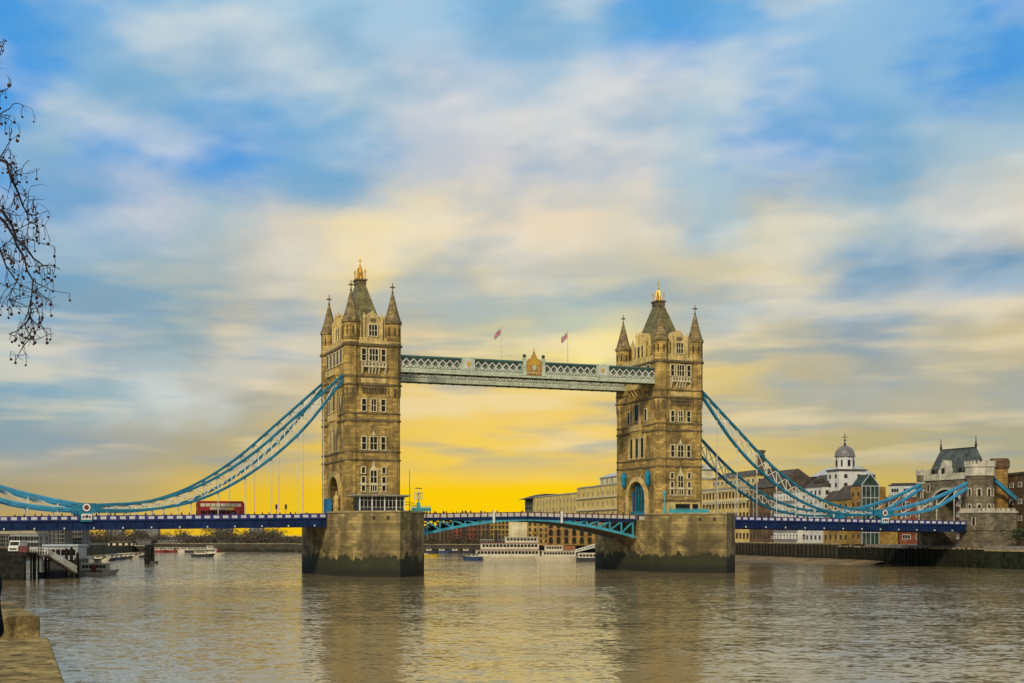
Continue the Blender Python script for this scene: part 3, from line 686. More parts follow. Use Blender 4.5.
def chain(s, sv, label):
    v = 10.7*sv; vo = 0.0
    r = thing('suspension_chain', label, 'bridge chain', P(s*106, v, 0), TH); X = lambda a: s*a - s*106
    for nm, tab in (('upper_chord', UP), ('lower_chord', LO)):
        m = MB(); m.strip([(X(a), 0, interp(tab, a)) for a in lin(48.0, 105.5, 40)], .75, .6)
        m.strip([(X(a), 0, interp(tab, a)) for a in lin(48.0, 105.5, 40)], 1.0, .15)
        m.build(nm, teal, r)
    for nm, tab in (('short_upper_chord', UP2), ('short_lower_chord', LO2)):
        m = MB(); m.strip([(X(a), 0, interp(tab, a)) for a in lin(106.5, 136.5, 14)], .85, .8); m.strip([(X(a), 0, interp(tab, a)) for a in lin(106.5, 136.5, 14)], 1.15, .16); m.build(nm, teal_lit, r)
    hs = [52.9+6.1*k for k in range(9)]; m = MB(); bs = [49.85+3.05*k for k in range(18)]
    for i, a in enumerate(bs):
        zu, zl = interp(UP, a), interp(LO, a)
        if zu-zl > .9: m.bar((X(a), 0, zl+.2), (X(a), 0, zu-.2), .22, .22)
        if i < 17:
            b = bs[i+1]; zu2, zl2 = interp(UP, b), interp(LO, b)
            if i > 0 and zu-zl > 1.2: m.bar((X(a), .12, zl+.2), (X(b), .12, zu2-.2), .2, .22)
            m.bar((X(a), -.12, zu-.2), (X(b), -.12, zl2+.2), .2, .22)
    m.build('bracing', offw, r); m = MB()
    h2 = [112.0+6.1*k for k in range(4)]
    for i, a in enumerate(h2):
        zu, zl = interp(UP2, a), interp(LO2, a); m.bar((X(a), 0, zl+.2), (X(a), 0, zu-.2), .24, .24)
        if i < 3:
            b = h2[i+1]; m.bar((X(a), .1, zl+.2), (X(b), .1, interp(UP2, b)-.2), .22, .26)
    m.build('short_bracing', offw, r)
    for a in hs + h2:
        tab = LO if a < 106 else LO2; zl = interp(tab, a); zb_ = zp(a)-1.0
        if zl - zb_ < .9: continue
        m = MB(); m.tube([(X(a), 0, zb_), (X(a), 0, zl-.3)], .10, 6); m.tube([(X(a), 0, zl-1.3), (X(a), 0, zl-.2)], .2, 6)
        m.build('hanger', offw, r)
    # pin with roundel and plaque
    f = -1.0 if sv < 0 else 1.0
    m = MB(); m.box(-1.9, 1.9, -.55, .55, 14.2, 16.4); m.box(-1.25, 1.25, -.75, .75, 12.3, 14.2); m.box(-3.2, 3.2, -.45, .45, 14.6, 16.1); m.build('pin_block', teal, r)
    m = MB()
    def disc(rad, y, mi, z=15.45): m.prism_y([(rad*math.cos(2*math.pi*k/24), z+rad*math.sin(2*math.pi*k/24)) for k in range(24)], *sorted((f*.5, f*y)), mi)
    disc(.98, .66, 2); disc(.86, .72, 0); disc(.5, .78, 1); m.build('roundel', roundel_m, r)
    m = MB(); m.box(-1.1, 1.1, *sorted((f*.7, f*.86)), 12.75, 14.05, 0)
    m.prism_y([(-.3, 13.75), (-.3, 13.3), (0, 13.0), (.3, 13.3), (.3, 13.75)], *sorted((f*.8, f*.9)), 2); m.box(-.85, -.45, *sorted((f*.8, f*.89)), 13.1, 13.6, 1); m.box(.45, .85, *sorted((f*.8, f*.89)), 13.1, 13.6, 1)
    m.box(-.06, .06, *sorted((f*.88, f*.92)), 13.1, 13.75, 1); m.build('arms_plaque', roundel_m, r)
    return r
chain(-1,-1,'blue suspension chain in front on the left span, above the bus'); chain(-1,1,'blue suspension chain behind on the left span')
chain(1,-1,'blue suspension chain in front on the right span, highest at the tower'); chain(1,1,'blue suspension chain behind on the right span, crossing low behind the front one')

# ---- abutment gatehouses
ab_stone = mat('abutment_stone', (0.185, 0.15, 0.095), .85, .16, .3, brick=(1.2, .5, MO), stain=((0.07,0.06,0.04), .6, .25), streak=.4, bump=.3)
ab_light = mat('abutment_pale_stone', (0.50, 0.45, 0.34), .8, .12, .5, stain=((0.2,0.17,0.12), .5, .6))
ab_roof = mat('abutment_slate', (0.075, 0.085, 0.075), .6, .2, .5, brick=(.5,.35,(0.6,0.6,0.6)), stain=((0.11,0.15,0.12), .5, .5))
def make_abutment():
    """local x = away from the river, y = across the bridge; origin on the bank at the river face"""
    r = thing('bridge_gatehouse', 'x', 'gatehouse', (0,0,0), 0)
    hv, d0, d1, zt = 10.5, 0.8, 9.5, 26.0
    pr = [(-hv, 0), (-6.2, 0), (-6.2, 18.0)] + [(-6.2*math.cos(math.pi*k/14), 18.0+4.6*math.sin(math.pi*k/14)) for k in range(1,14)] + [(6.2, 18.0), (6.2, 0), (hv, 0), (hv, zt), (-hv, zt)]
    MB().prism_x(pr, d0, d1).build('wall', ab_stone, r)
    m = MB(); ro, ri = 7.0, 6.25
    pts = [(-ro*math.cos(math.pi*k/18), 18.0+ro*.75*math.sin(math.pi*k/18)) for k in range(19)] + [(ri*math.cos(math.pi*k/18), 18.0+ri*.75*math.sin(math.pi*k/18)) for k in range(19)]
    m.prism_x(pts, d0-.3, d0); m.build('portal_arch', ab_light, r)
    m = MB()
    for xx in (d0-.25, d1-.3):
        m.box(xx, xx+.55, -hv, hv, zt, zt+.7)
        for k in range(14): m.box(xx+.004, xx+.546, -hv+.3+k*1.5, -hv+1.1+k*1.5, zt+.7, zt+1.4)
        m.box(xx-.1, xx+.65, -hv, hv, zt-.5, zt-.002)
    m.build('battlements', ab_light, r)
    m = MB(); m.prism([(d0+.8,-10),(d1-.8,-10),(d1-.8,10),(d0+.8,10)], zt, 34.6, 0, [(4.9,-7.6),(5.4,-7.6),(5.4,7.6),(4.9,7.6)]); m.box(4.85, 5.45, -7.7, 7.7, 34.6, 34.95, 1); rf = m.build('roof', [ab_roof, iron], r)
    for s in (-1, 1):
        m = MB(); m.lathe([(.3, 34.9), (.42, 35.6), (.2, 35.9), (.26, 36.4), (.14, 36.6), (.10, 38.0), (.02, 38.3)], 6, (5.15, s*7.6)); m.build('ridge_finial', iron, rf)
    for c in (1.2,):
        m = MB(); m.prism_x([(c-2.2, zt), (c+2.2, zt), (c+2.2, 28.4), (c+1.5, 28.9), (c+.6, 30.6), (c, 31.4), (c-.6, 30.6), (c-1.5, 28.9), (c-2.2, 28.4)], d0-.1, 4.5); dm = m.build('dormer', ab_light, r)
        m = MB(); m.box(d0-.16, d0, c-.7, c+.7, 27.2, 29.0); m.build('window', glass, dm)
    for c in (-5.0, 6.6):
        m = MB(); m.prism_x([(c-1.1, zt+.6), (c+1.1, zt+.6), (c+1.1, 29.0), (c, 30.2), (c-1.1, 29.0)], 1.6, 4.6); m.box(1.5, 1.6, c-.7, c+.7, 27.4, 28.8, 1); m.build('dormer', [ab_roof, glass], r)
    def turret(cx, cy, rad, ztop, big):
        m = MB(); m.lathe([(rad, 0), (rad, ztop-3.6), (rad*1.07, ztop-3.2), (rad*1.07, ztop-1.0)], 8, (cx,cy), 0, .5); t = m.build('corner_turret', ab_stone, r)
        m = MB(); m.lathe([(rad*1.10, ztop-3.5), (rad*1.14, ztop-3.3), (rad*1.14, ztop-3.05), (rad*1.09, ztop-2.95)], 8, (cx,cy), 0, .5)
        m.lathe([(rad*1.12, ztop-1.0), (rad*1.16, ztop-.8), (rad*1.16, ztop-.02)], 8, (cx,cy), 0, .5)
        for k in range(8):
            a0, a1 = 2*math.pi*(k+.5)/8, 2*math.pi*(k+1.5)/8; q = rad*1.12
            p0 = Vector((cx+q*math.cos(a0), cy+q*math.sin(a0), 0)); p1 = Vector((cx+q*math.cos(a1), cy+q*math.sin(a1), 0))
            nn = 3 if big else 2
            for j in range(nn):
                A = p0.lerp(p1, (j+.2)/nn); B = p0.lerp(p1, (j+.75)/nn); m.bar((A.x,A.y,ztop+.4), (B.x,B.y,ztop+.4), .4, .85)
        if big:
            m.lathe([(rad*1.09, ztop-3.0), (rad*1.09, ztop-1.1)], 8, (cx,cy), 0, .5)
        m.build('battlements', ab_light, t)
        m = MB()
        for k in range(8):
            an = 2*math.pi*k/8; q = rad*math.cos(math.pi/8)
            for zz in (20.5, 16.0): m.bar((cx+q*math.cos(an), cy+q*math.sin(an), zz), (cx+q*math.cos(an), cy+q*math.sin(an), zz+1.8), .3, .75)
        m.build('arrow_slits', glass, t)
        for k in range(8):
            an = 2*math.pi*k/8; q = rad*math.cos(math.pi/8)
            for zz in (20.5, 16.0):
                m = MB()
                for off in (-.6, .6):
                    x, y = cx+q*math.cos(an)-off*math.sin(an), cy+q*math.sin(an)+off*math.cos(an); m.bar((x,y,zz-.2), (x,y,zz+2.0), .24, .4)
                m.bar((cx+q*math.cos(an)+.7*math.sin(an), cy+q*math.sin(an)-.7*math.cos(an), zz+2.1), (cx+q*math.cos(an)-.7*math.sin(an), cy+q*math.sin(an)+.7*math.cos(an), zz+2.1), .26, .25)
                m.build('slit_surround', ab_light, t)
    turret(2.9, -11.9, 3.9, 29.6, True); turret(2.6, 11.4, 2.6, 28.2, False); turret(8.4, 11.0, 2.4, 27.6, False)
    for z0, w in ((17.5, .9), (17.5, .9)): pass
    m = MB()
    for c, z0 in ((-7.9, 22.3), (7.9, 22.3), (8.0, 17.5)):
        for dy in (-.65, .5): m.box(d0-.18, d0, c+dy, c+dy+.15, z0-.2, z0+2.0)
        m.box(d0-.2, d0, c-.65, c+.65, z0-.35, z0-.15); m.box(d0-.2, d0, c-.65, c+.65, z0+1.95, z0+2.15); m.box(d0-.06, d0, c-.5, c+.5, z0-.15, z0+1.95, 1)
    m.build('windows_trim', [ab_light, glass], r)
    # lower buttressed base on the river side
    m = MB(); m.box(-1.2, 11.0, -17.6, -8.0, 0, 15.6); m.box(-1.5, 11.3, -17.9, -7.7, 10.6, 11.1); b = m.build('base', ab_stone, r)
    m = MB(); m.box(-1.45, 11.25, -17.85, -7.8, 15.6, 16.2)
    for k in range(7): m.box(-1.4+k*1.8, -.4+k*1.8, -17.8, -17.3, 16.2, 16.9); m.box(-1.4, -.9, -17.7+k*1.4, -16.9+k*1.4, 16.203, 16.897)
    m.build('base_parapet', ab_light, b)
    m = MB(); m.box(-1.3, -1.18, -14.6, -13.6, 12.2, 14.2, 1); m.box(-1.32, -1.18, -14.9, -14.6, 12.0, 14.4); m.box(-1.32, -1.18, -13.6, -13.3, 12.0, 14.4); m.build('base_window', [ab_light, glass], b)
    # land ties behind
    for s in (-1, 1):
        m = MB(); m.strip([(x, s*10.7, z) for x, z in ((9.0, 25.2), (16, 20.4), (24, 14.9), (30, 10.8))], 1.0, .95, 0, 0); m.strip([(x, s*10.7, z) for x, z in ((9.0, 25.7), (16, 20.9), (24, 15.4), (30, 11.3))], 1.3, .18, 0, 0)
        m.build('land_tie', teal_lit, r)
    return r
ab = make_abutment(); ab.location = P(135.6, 0, 0); ab.rotation_euler.z = TH; tag(ab, 'grey stone gatehouse with slate roof where the bridge meets the right bank')
ab2 = copy_tree(ab); ab2.location = P(-135.6, 0, 0); ab2.rotation_euler.z = TH + math.pi; tag(ab2, 'grey stone gatehouse at the far left landing of the bridge')

# ================================================================== pier furniture
def gaz(px, Y): return (px-512)/F_PX*Y                       # sideways metres of a sight line at distance Y
def zz(py, Y): return EYE + (HZ-py)*Y/F_PX
lead = mat('pavilion_roof', (0.30, 0.28, 0.2), .6, .12, .6)
cream = mat('cream_render', (0.62, 0.54, 0.32), .8, .1, .3, stain=((0.3,0.24,0.13), .5, .2))
aqua = mat('aqua_paint', (0.07, 0.38, 0.42), .5, .1, .6)
blue_s = mat('site_hoarding_blue', (0.01, 0.17, 0.34), .6, .1, .5)
r = thing('glass_pavilion', 'glazed pavilion with flat oversailing roof on the left pier', 'pavilion', P(-41.6, -18.6, 14.85), TH)
m = MB(); m.box(-6.6, 6.6, -3.6, 4.4, 3.55, 3.85); m.box(-6.2, 6.2, -3.2, 4.0, 3.3, 3.55); m.build('roof', lead, r)
m = MB(); m.box(-5.2, 5.2, -2.3, 3.6, .0, 3.3); m.build('glazing', glass, r)
for x in (-5.3, -2.4, .6, 3.4, 5.3):
    m = MB(); m.box(x-.12, x+.12, -2.6, -2.32, 0, 3.3); m.build('post', white_p, r)
m = MB()
for x in (-4.3, -3.4, -1.4, -.4, 1.6, 2.5, 4.4): m.box(x-.05, x+.05, -2.42, -2.3, 0, 3.3)
for z in (.9, 2.5): m.box(-5.2, 5.2, -2.41, -2.31, z, z+.08)
m.build('window_bars', offw, r)
m = MB(); m.box(-5.2, 5.2, -2.55, -2.42, 0, .55); m.build('plinth', iron, r)
r = thing('pier_railing', 'aqua railing round the edge of the left pier beside the mast', 'railing', P(-33.6, -20, 14.85), TH)
m = MB()
for k in range(12): m.box(-1.6+k*.42-.05, -1.6+k*.42+.05, -3.45-.05+ .0, -3.4, 0, 1.1)
m.build('balusters', aqua, r); m = MB(); m.box(-1.7, 3.1, -3.5, -3.38, 1.1, 1.2); m.box(-1.7, 3.1, -3.5, -3.38, .5, .58); m.build('rail', aqua, r)
m = MB(); m.box(-1.6, 3.0, -3.3, -3.1, .05, .85); m.build('infill_panel', aqua, r)
r = thing('radar_mast', 'slim mast with lookout cage and scanner at the right end of the left pier', 'mast', P(-32.0, -18.5, 14.85), TH)
m = MB(); m.lathe([(.2, 0), (.14, 5.4)], 8); m.build('pole', offw, r)
m = MB()
for z in (2.9, 4.4): m.lathe([(1.0, z), (1.0, z+.12)], 12); 
m.build('cage_rings', walk_lt, r)
m = MB()
for k in range(8): a = 2*math.pi*k/8; m.tube([(.98*math.cos(a), .98*math.sin(a), 2.9), (.98*math.cos(a), .98*math.sin(a), 4.45)], .06, 5)
m.build('cage_bars', walk_lt, r)
m = MB(); m.box(-.35, .35, -.35, .35, 0, 2.2); m.build('cabinet', aqua, r)
m = MB(); m.box(-.8, .8, -.1, .1, 5.4, 5.6); m.build('scanner', iron, r)
m = MB(); m.bar((-5.2, 0, 1.8), (-.2, 0, 1.4), .12, .12); m.bar((-3.6, 0, 1.7), (-3.3, 0, 2.3), .1, .1); m.bar((-3.3, 0, 2.3), (-1.0, 0, 1.9), .1, .1); m.build('davit', iron, r)
r = thing('whip_aerial', 'tall thin aerial standing behind the pavilion on the left pier', 'aerial', P(-32.8, -14, 14.85), TH)
MB().lathe([(.09, 0), (.07, 6.0), (.05, 10.2)], 6).build('whip', iron, r); MB().lathe([(.3, 0), (.2, .5)], 8).build('foot', iron, r)
# right pier
r = thing('control_cabin', 'low stone control cabin with dark windows on the right pier', 'cabin', P(39.6, -16.2, 14.85), TH)
m = MB(); m.box(-4.4, 3.8, -2.0, 3.0, 0, 3.2); m.build('wall', stone_lt, r)
m = MB(); m.box(-4.8, 4.2, -2.4, 3.2, 3.2, 3.5); m.build('roof', cornm, r)
m = MB(); m.box(-3.2, .9, -2.1, -1.98, 1.0, 2.4); m.build('window', glass, r); m = MB(); m.box(1.7, 3.3, -2.1, -1.98, .9, 2.4); m.build('window', glass, r)
r = thing('pier_railing', 'aqua railing along the front of the right pier', 'railing', P(39.6, -19.2, 14.85), TH)
m = MB()
for k in range(26): m.box(-5.6+k*.46-.05, -5.6+k*.46+.05, -.05, .05, 0, 1.1)
m.build('balusters', aqua, r); m = MB(); m.box(-5.7, 6.0, -.07, .07, 1.1, 1.2); m.box(-5.7, 6.0, -.07, .07, .1, .2); m.build('rail', aqua, r)
m = MB(); m.box(-5.6, 5.9, .1, .2, .15, .95); m.build('infill_panel', aqua, r)
r = thing('lamp_standard', 'aqua painted lamp standard on the right pier before the tower', 'street lamp', P(34.2, -16.5, 14.85), TH)
m = MB(); m.lathe([(.42, 0), (.36, .9), (.16, 1.2), (.12, 4.4)], 8); m.build('post', aqua, r); m = MB(); m.lathe([(.2, 4.4), (.42, 5.3), (.1, 5.7)], 8); m.build('lantern', aqua, r)
hood_b = mat('hood_blue', (0.012, 0.20, 0.32), .6, .15, .8, spec=.2)
# blue hoods over the right tower's portal, blue gates
for v in (-7.2, 6.8):
    r = thing('portal_lantern', 'blue hooded lantern high beside the right tower archway, %s' % ('nearer the river front' if v < 0 else 'on the far side'), 'lantern', P(UT-6.95, v, 25.4), TH)
    m = MB(); m.lathe([(.3, -3.4), (.62, -2.7), (.8, -.3), (.55, .3), (.15, .9)], 8, (0,0), 0, .5); m.build('shade', hood_b, r)
    m = MB(); m.bar((0,0,.4), (.65,0,.4), .25, .25); m.bar((0,0,-1.5), (.65,0,-1.5), .2, .2); m.build('bracket', iron, r)
r = thing('portal_screen', 'teal ribbed screen closing the right tower archway', 'screen', P(UT-5.6, 0, 13.45), TH)
m = MB(); m.prism_x([(-4.95,.0),(4.95,.0),(4.95,5.2)]+[(4.85*math.cos(math.pi*k/12), 5.2+4.6*math.sin(math.pi*k/12)) for k in range(1,12)]+[(-4.95,5.2)], .3, .5); m.build('backing', iron, r)
m = MB(); m.box(-.1, .1, -5.0, 5.0, .0, 2.2); m.build('boards', teal, r)
for k in range(6):
    y = -4.2+k*1.68; h = 5.3+math.sqrt(max(0, 4.9**2-y*y))*.96-.2
    m = MB(); m.box(-.05, .28, y-.13, y+.13, 2.2, h); m.build('rib', teal, r)
r = thing('site_hoarding', 'bright blue hoarding panel at the foot of the left tower arch', 'hoarding', P(-UT-7.4, 3.4, 13.35), TH)
m = MB(); m.box(-.08, .08, -4.2, 3.8, 0, 4.9); m.build('boards', blue_s, r)
for y in (-3.2, 0, 3.2):
    m = MB(); m.box(.08, .22, y-.1, y+.1, 0, 3.8); m.build('post', timber, r)
r = thing('stone_statue', 'carved stone figure on a plinth beside the left tower arch', 'statue', P(-UT-7.6, -6.6, 13.35), TH)
MB().lathe([(.9,0),(.9,1.4),(.7,1.5),(.7,2.0)], 8).build('plinth', stone_lt, r)
MB().lathe([(.62,2.0),(.8,2.6),(.55,3.9),(.72,4.8),(.62,5.3),(.2,5.6),(.28,5.9),(.3,6.2),(.05,6.5)], 10).build('figure', stone_lt, r)

# ================================================================== bus, signals, people on the bridge
bus_red = mat('bus_red', (0.31, 0.016, 0.012), .35, .08, .5); bus_cream = mat('bus_trim', (0.62, 0.56, 0.36), .5, .05, 1); tyre = mat('tyre', (0.02,0.02,0.02), .9, .1, 2)
ad1 = mat('advert_yellow', (0.62, 0.45, 0.05), .5, .3, 3)
ub, vb = -75.6, -3.2; zr = zp(ub)-1.15
r = thing('double_decker_bus', 'red double decker bus crossing the left span', 'bus', P(ub, vb, zr), TH)
pr = [(-5.4,.35),(5.3,.35),(5.4,.9),(5.4,3.7),(5.15,4.2),(4.9,4.35),(-5.1,4.35),(-5.4,4.1)]
MB().prism_y(pr, -1.25, 1.25).build('body', bus_red, r)
for s in (-1,1):
    m = MB()
    for k in range(8): m.box(-4.75+k*1.18, -3.72+k*1.18, *sorted((s*1.2, s*1.28)), 3.05, 3.8)
    m.build('upper_windows', bus_cream, r)
    m = MB()
    for k in range(7): m.box(-4.7+k*1.18, -3.7+k*1.18, *sorted((s*1.2, s*1.27)), 1.35, 2.1)
    m.build('lower_windows', glass, r)
    m = MB(); m.box(-2.6, 2.6, *sorted((s*1.2, s*1.29)), 2.32, 2.86); m.build('advert_panel', bus_cream, r)
    m = MB(); m.box(1.5, 3.0, *sorted((s*1.21, s*1.30)), 2.35, 2.83); m.build('advert_picture', ad1, r)
    for x in (-3.2, 3.3):
        m = MB(); m.prism_y([(x+.48*math.cos(2*math.pi*k/14), .48+.48*math.sin(2*math.pi*k/14)) for k in range(14)], *sorted((s*.95, s*1.27))); m.build('wheel', tyre, r)
for s in (-1,1):
    m = MB(); m.box(*sorted((s*5.36, s*5.43)), -1.05, 1.05, 2.95, 3.75); m.box(*sorted((s*5.35, s*5.43)), -1.05, 1.05, 1.2, 2.2); m.build('end_windows', glass, r)
for x, v, lab in ((-63.7, -9.4, 'left one of the two traffic signals right of the bus'), (-61.4, -9.0, 'right one of the two traffic signals beyond the bus')):
    r = thing('traffic_signal', lab, 'traffic light', P(x, v, zp(x)-1.15), TH)
    MB().lathe([(.07,0),(.06,2.6)], 6).build('pole', iron, r)
    m = MB(); m.box(-.22,.22,-.2,.2,2.3,3.4); m.build('signal_head', iron, r)
    for k, c in enumerate((redp, iron, iron)):
        m = MB(); m.prism_y([(.12*math.cos(2*math.pi*j/10), 3.2-.33*k+.12*math.sin(2*math.pi*j/10)) for j in range(10)], -.23, -.2); m.build('lens', c, r)

cloth = [mat('dark_coat', (0.02,0.022,0.03), .9, .1, 3), mat('brown_coat', (0.06,0.04,0.03), .9, .1, 3), mat('grey_coat', (0.07,0.07,0.075), .9, .1, 3), mat('red_coat', (0.16,0.03,0.03), .9, .1, 3)]
skin = mat('skin', (0.45,0.28,0.19), .6, .05, 3); hairm = mat('dark_hair', (0.03,0.02,0.015), .7, .1, 5)
def skin_mesh(verts, edges, radii, m, levels=1):
    me = bpy.data.meshes.new('body'); me.from_pydata(verts, edges, []); me.materials.append(m)
    o = bpy.data.objects.new('tmp', me); COL.objects.link(o)
    o.modifiers.new('s', 'SKIN'); sm = o.modifiers.new('d', 'SUBSURF'); sm.levels = levels; sm.render_levels = levels
    for i, rr in enumerate(radii):
        me.skin_vertices[0].data[i].radius = (rr, rr) if not isinstance(rr, tuple) else rr
        me.skin_vertices[0].data[i].use_root = (i == 0)
    bpy.context.view_layer.update()
    dg = bpy.context.evaluated_depsgraph_get(); ev = o.evaluated_get(dg)
    out = bpy.data.meshes.new_from_object(ev); bpy.data.objects.remove(o)
    out.polygons.foreach_set('use_smooth', [True]*len(out.polygons)); return out
def person_mesh(m, stride=.18, armbend=.1):
    V = [(0,0,.95),(0,0,1.15),(0,0,1.36),(0,0,1.47),(0,0,1.55),(0,-.01,1.66),
         (.10,0,.90),(.11,-stride*.4,.50),(.11,stride*.3,.08),(.11,stride*.3-.16,.04),
         (-.10,0,.90),(-.11,stride*.2,.50),(-.11,-stride*.5,.08),(-.11,-stride*.5-.16,.04),
         (.19,0,1.40),(.24,.04,1.14),(.25,-armbend,.90),(.25,-armbend-.03,.80),
         (-.19,0,1.40),(-.24,-.02,1.14),(-.25,-armbend-.1,.92),(-.25,-armbend-.14,.82)]
    E_ = [(0,1),(1,2),(2,3),(3,4),(4,5),(0,6),(6,7),(7,8),(8,9),(0,10),(10,11),(11,12),(12,13),(2,14),(14,15),(15,16),(16,17),(2,18),(18,19),(19,20),(20,21)]
    Rr = [.15,.15,.16,.065,.085,.085,.10,.07,.05,.045,.10,.07,.05,.045,.075,.055,.045,.035,.075,.055,.045,.035]
    return skin_mesh(V, E_, Rr, m)
pm = [person_mesh(c, st_) for c, st_ in zip(cloth, (.2, .3, .1, .25))]
names_p = ['dark coat', 'brown coat', 'grey coat', 'dull red coat']
def crowd(n, pick, where, group):
    for k in range(n):
        u, v = pick(k); i = rnd.choice((0,0,0,1,1,2,2,3))
        o = link('person', pm[i], None, P(u, v, (zp(u)-1.15 if abs(u) > 41 else 15.15-.0185*abs(u)-1.15)), TH+rnd.choice((math.pi/2, -math.pi/2))+rnd.uniform(-.4,.4))
        sc = rnd.uniform(.95, 1.1); o.scale = (sc*1.1, sc*1.1, sc)
        tag(o, 'tiny pedestrian in a %s on the footway of the %s' % (names_p[i], where), 'person', group)
crowd(34, lambda k: (-56 - 66*(k+rnd.random())/34, rnd.uniform(-10.0,-8.6)), 'left span', 'pedestrians on the left span')
crowd(26, lambda k: (-29 + 29*rnd.random()**1.2, rnd.uniform(-7.3,-6.4)), 'left bascule', 'pedestrians on the left bascule')
crowd(8, lambda k: (2 + 27*rnd.random(), rnd.uniform(-7.3,-6.4)), 'right bascule', 'pedestrians on the right bascule')
crowd(8, lambda k: (58 + 70*rnd.random(), rnd.uniform(-10.0,-8.6)), 'right span', 'pedestrians on the right span')

# ================================================================== right bank
soil = mat('foreshore_mud', (0.20, 0.135, 0.06), .8, .25, .15, bump=.4); paving = mat('paving', (0.2,0.18,0.15), .85, .12, .4); turf = mat('bank_ground', (0.06,0.06,0.03), .95, .2, .1)
QX, QY = 117.0, 425.0; qd = (-.2403, .9707); QA = math.atan2(qd[1], qd[0])
def Q(t, back=0.0): return (QX+qd[0]*t+qd[1]*back, QY+qd[1]*t-qd[0]*back)   # back = metres inland
n0 = P(134.8, -20)
structure('right_bank_ground', MB().prism([Q(470,1.5), Q(30,1.5), Q(8,1.5), (P(134.6,14)[0], P(134.6,14)[1]), (n0[0], n0[1]), (P(134.8,-60)[0], P(134.8,-60)[1]), (1500, 380), (1500, 2500), (60, 2500)], -2, 6.2), paving)
mm = MB(); rows_ = []
for t_, w_ in ((175,2),(160,8),(130,24),(100,38),(75,44),(50,42),(28,36),(16,30),(4,20),(-6,8)):
    row = []
    for j in range(9):
        f = j/8; p = Q(t_, -.2-(w_+rnd.uniform(-2,2)*(j>0))*f); row.append((p[0], p[1], 1.35*(1-f)**1.3-.12+(rnd.uniform(-.05,.05) if 0<j<8 else 0)))
    rows_.append(row)
for a_, b_ in zip(rows_, rows_[1:]):
    for j in range(8): mm.add([a_[j], a_[j+1], b_[j+1], b_[j]], [(0,1,2,3)])
structure('foreshore', mm, soil)
wall_q = mat('quay_masonry', (0.055,0.042,0.022), .85, .18, .3, brick=(1.1,.4,MO), stain=((0.08,0.06,0.03), .7, .2), algae=2.6)
dark_q = mat('weedy_sheet_piling', (0.02,0.024,0.013), .9, .3, .5, streak=.6, spec=.15)
def quay(label, pts, h0, h1, m, pile_every, ptop, pm_):
    r = thing('quay_wall', label, 'quay wall', (pts[0][0], pts[0][1], 0)); ox, oy = pts[0]
    mb = MB()
    for (a, b) in zip(pts, pts[1:]):
        mb.bar((a[0]-ox, a[1]-oy, (h0+h1)/2), (b[0]-ox, b[1]-oy, (h0+h1)/2), 1.2, h1-h0)
    mb.build('wall', m, r)
    mb = MB()
    for (a, b) in zip(pts, pts[1:]): mb.bar((a[0]-ox, a[1]-oy, h1+.2), (b[0]-ox, b[1]-oy, h1+.2), 1.5, .4)
    mb.build('coping', coping, r)
    pmesh = MB().lathe([(.28,-1.0),(.26,ptop),(.2,ptop+.15)], 7).mesh('fender_pile', pm_)
    for (a, b) in zip(pts, pts[1:]):
        A, B = Vector(a), Vector(b); L = (B-A).length; d = (B-A)/L; nrm = Vector((d.y, -d.x))
        if nrm.y > 0 and abs(nrm.y) > abs(nrm.x): nrm = -nrm
        if nrm.x > 0 and abs(nrm.x) > abs(nrm.y): nrm = -nrm
        k = pile_every*.5
        while k < L:
            p = A + d*k + nrm*1.0; link('fender_pile', pmesh, r, (p.x-ox, p.y-oy, rnd.uniform(-.3,.3))); k += pile_every*rnd.uniform(.85,1.15)
    return r
quay('brick quay wall with dark timber fenders below the warehouses', [Q(190), Q(26)], -1, 6.0, wall_q, 3.0, 5.6, tarwood)
quay('weed covered sheet pile wall in front of the gatehouse and its left', [Q(26), Q(6), P(133.8,12)[:2], P(133.9,-19)[:2]], -1, 5.2, dark_q, 2.3, 5.3, tarwood)
quay('dark weed covered river wall at the right edge of the picture', [P(134.2,-19.5)[:2], P(134.2,-60)[:2]], -1, 4.8, dark_q, 4.5, 4.4, tarwood)

# ---- generic buildings
def winmesh(w, h, fm, gm, bars=(2,2), sill=True):
    m = MB(); e = .12
    m.box(-w/2-e, -w/2, -.10, .02, -h/2, h/2); m.box(w/2, w/2+e, -.10, .02, -h/2, h/2); m.box(-w/2-e, w/2+e, -.11, .02, h/2, h/2+e)
    m.box(-w/2-e*1.6, w/2+e*1.6, -.2, .02, -h/2-e, -h/2)
    for k in range(1, bars[0]): x = -w/2+w*k/bars[0]; m.box(x-.04, x+.04, -.07, .01, -h/2, h/2)
    for k in range(1, bars[1]): z = -h/2+h*k/bars[1]; m.box(-w/2, w/2, -.065, .01, z-.04, z+.04)
    m.box(-w/2, w/2, -.04, .01, -h/2, h/2, 1); return m.mesh('window', [fm, gm])
def facade(par, wm, p0, p1, z0, z1, cols, rows, skip=None, off=.01):
    """rows x cols copies of one window over the wall from p0 to p1 (local), facing the right hand side of p1-p0"""
    a, b = Vector(p0), Vector(p1); d = b-a; ang = math.atan2(d.y, d.x); n = Vector((d.y, -d.x)).normalized()
    for i in range(cols):
        for j in range(rows):
            if skip and skip(i, j): continue
            p = a + d*((i+.5)/cols) + n*off
            link('window', wm, par, (p.x, p.y, z0+(z1-z0)*(j+.5)/rows), ang)
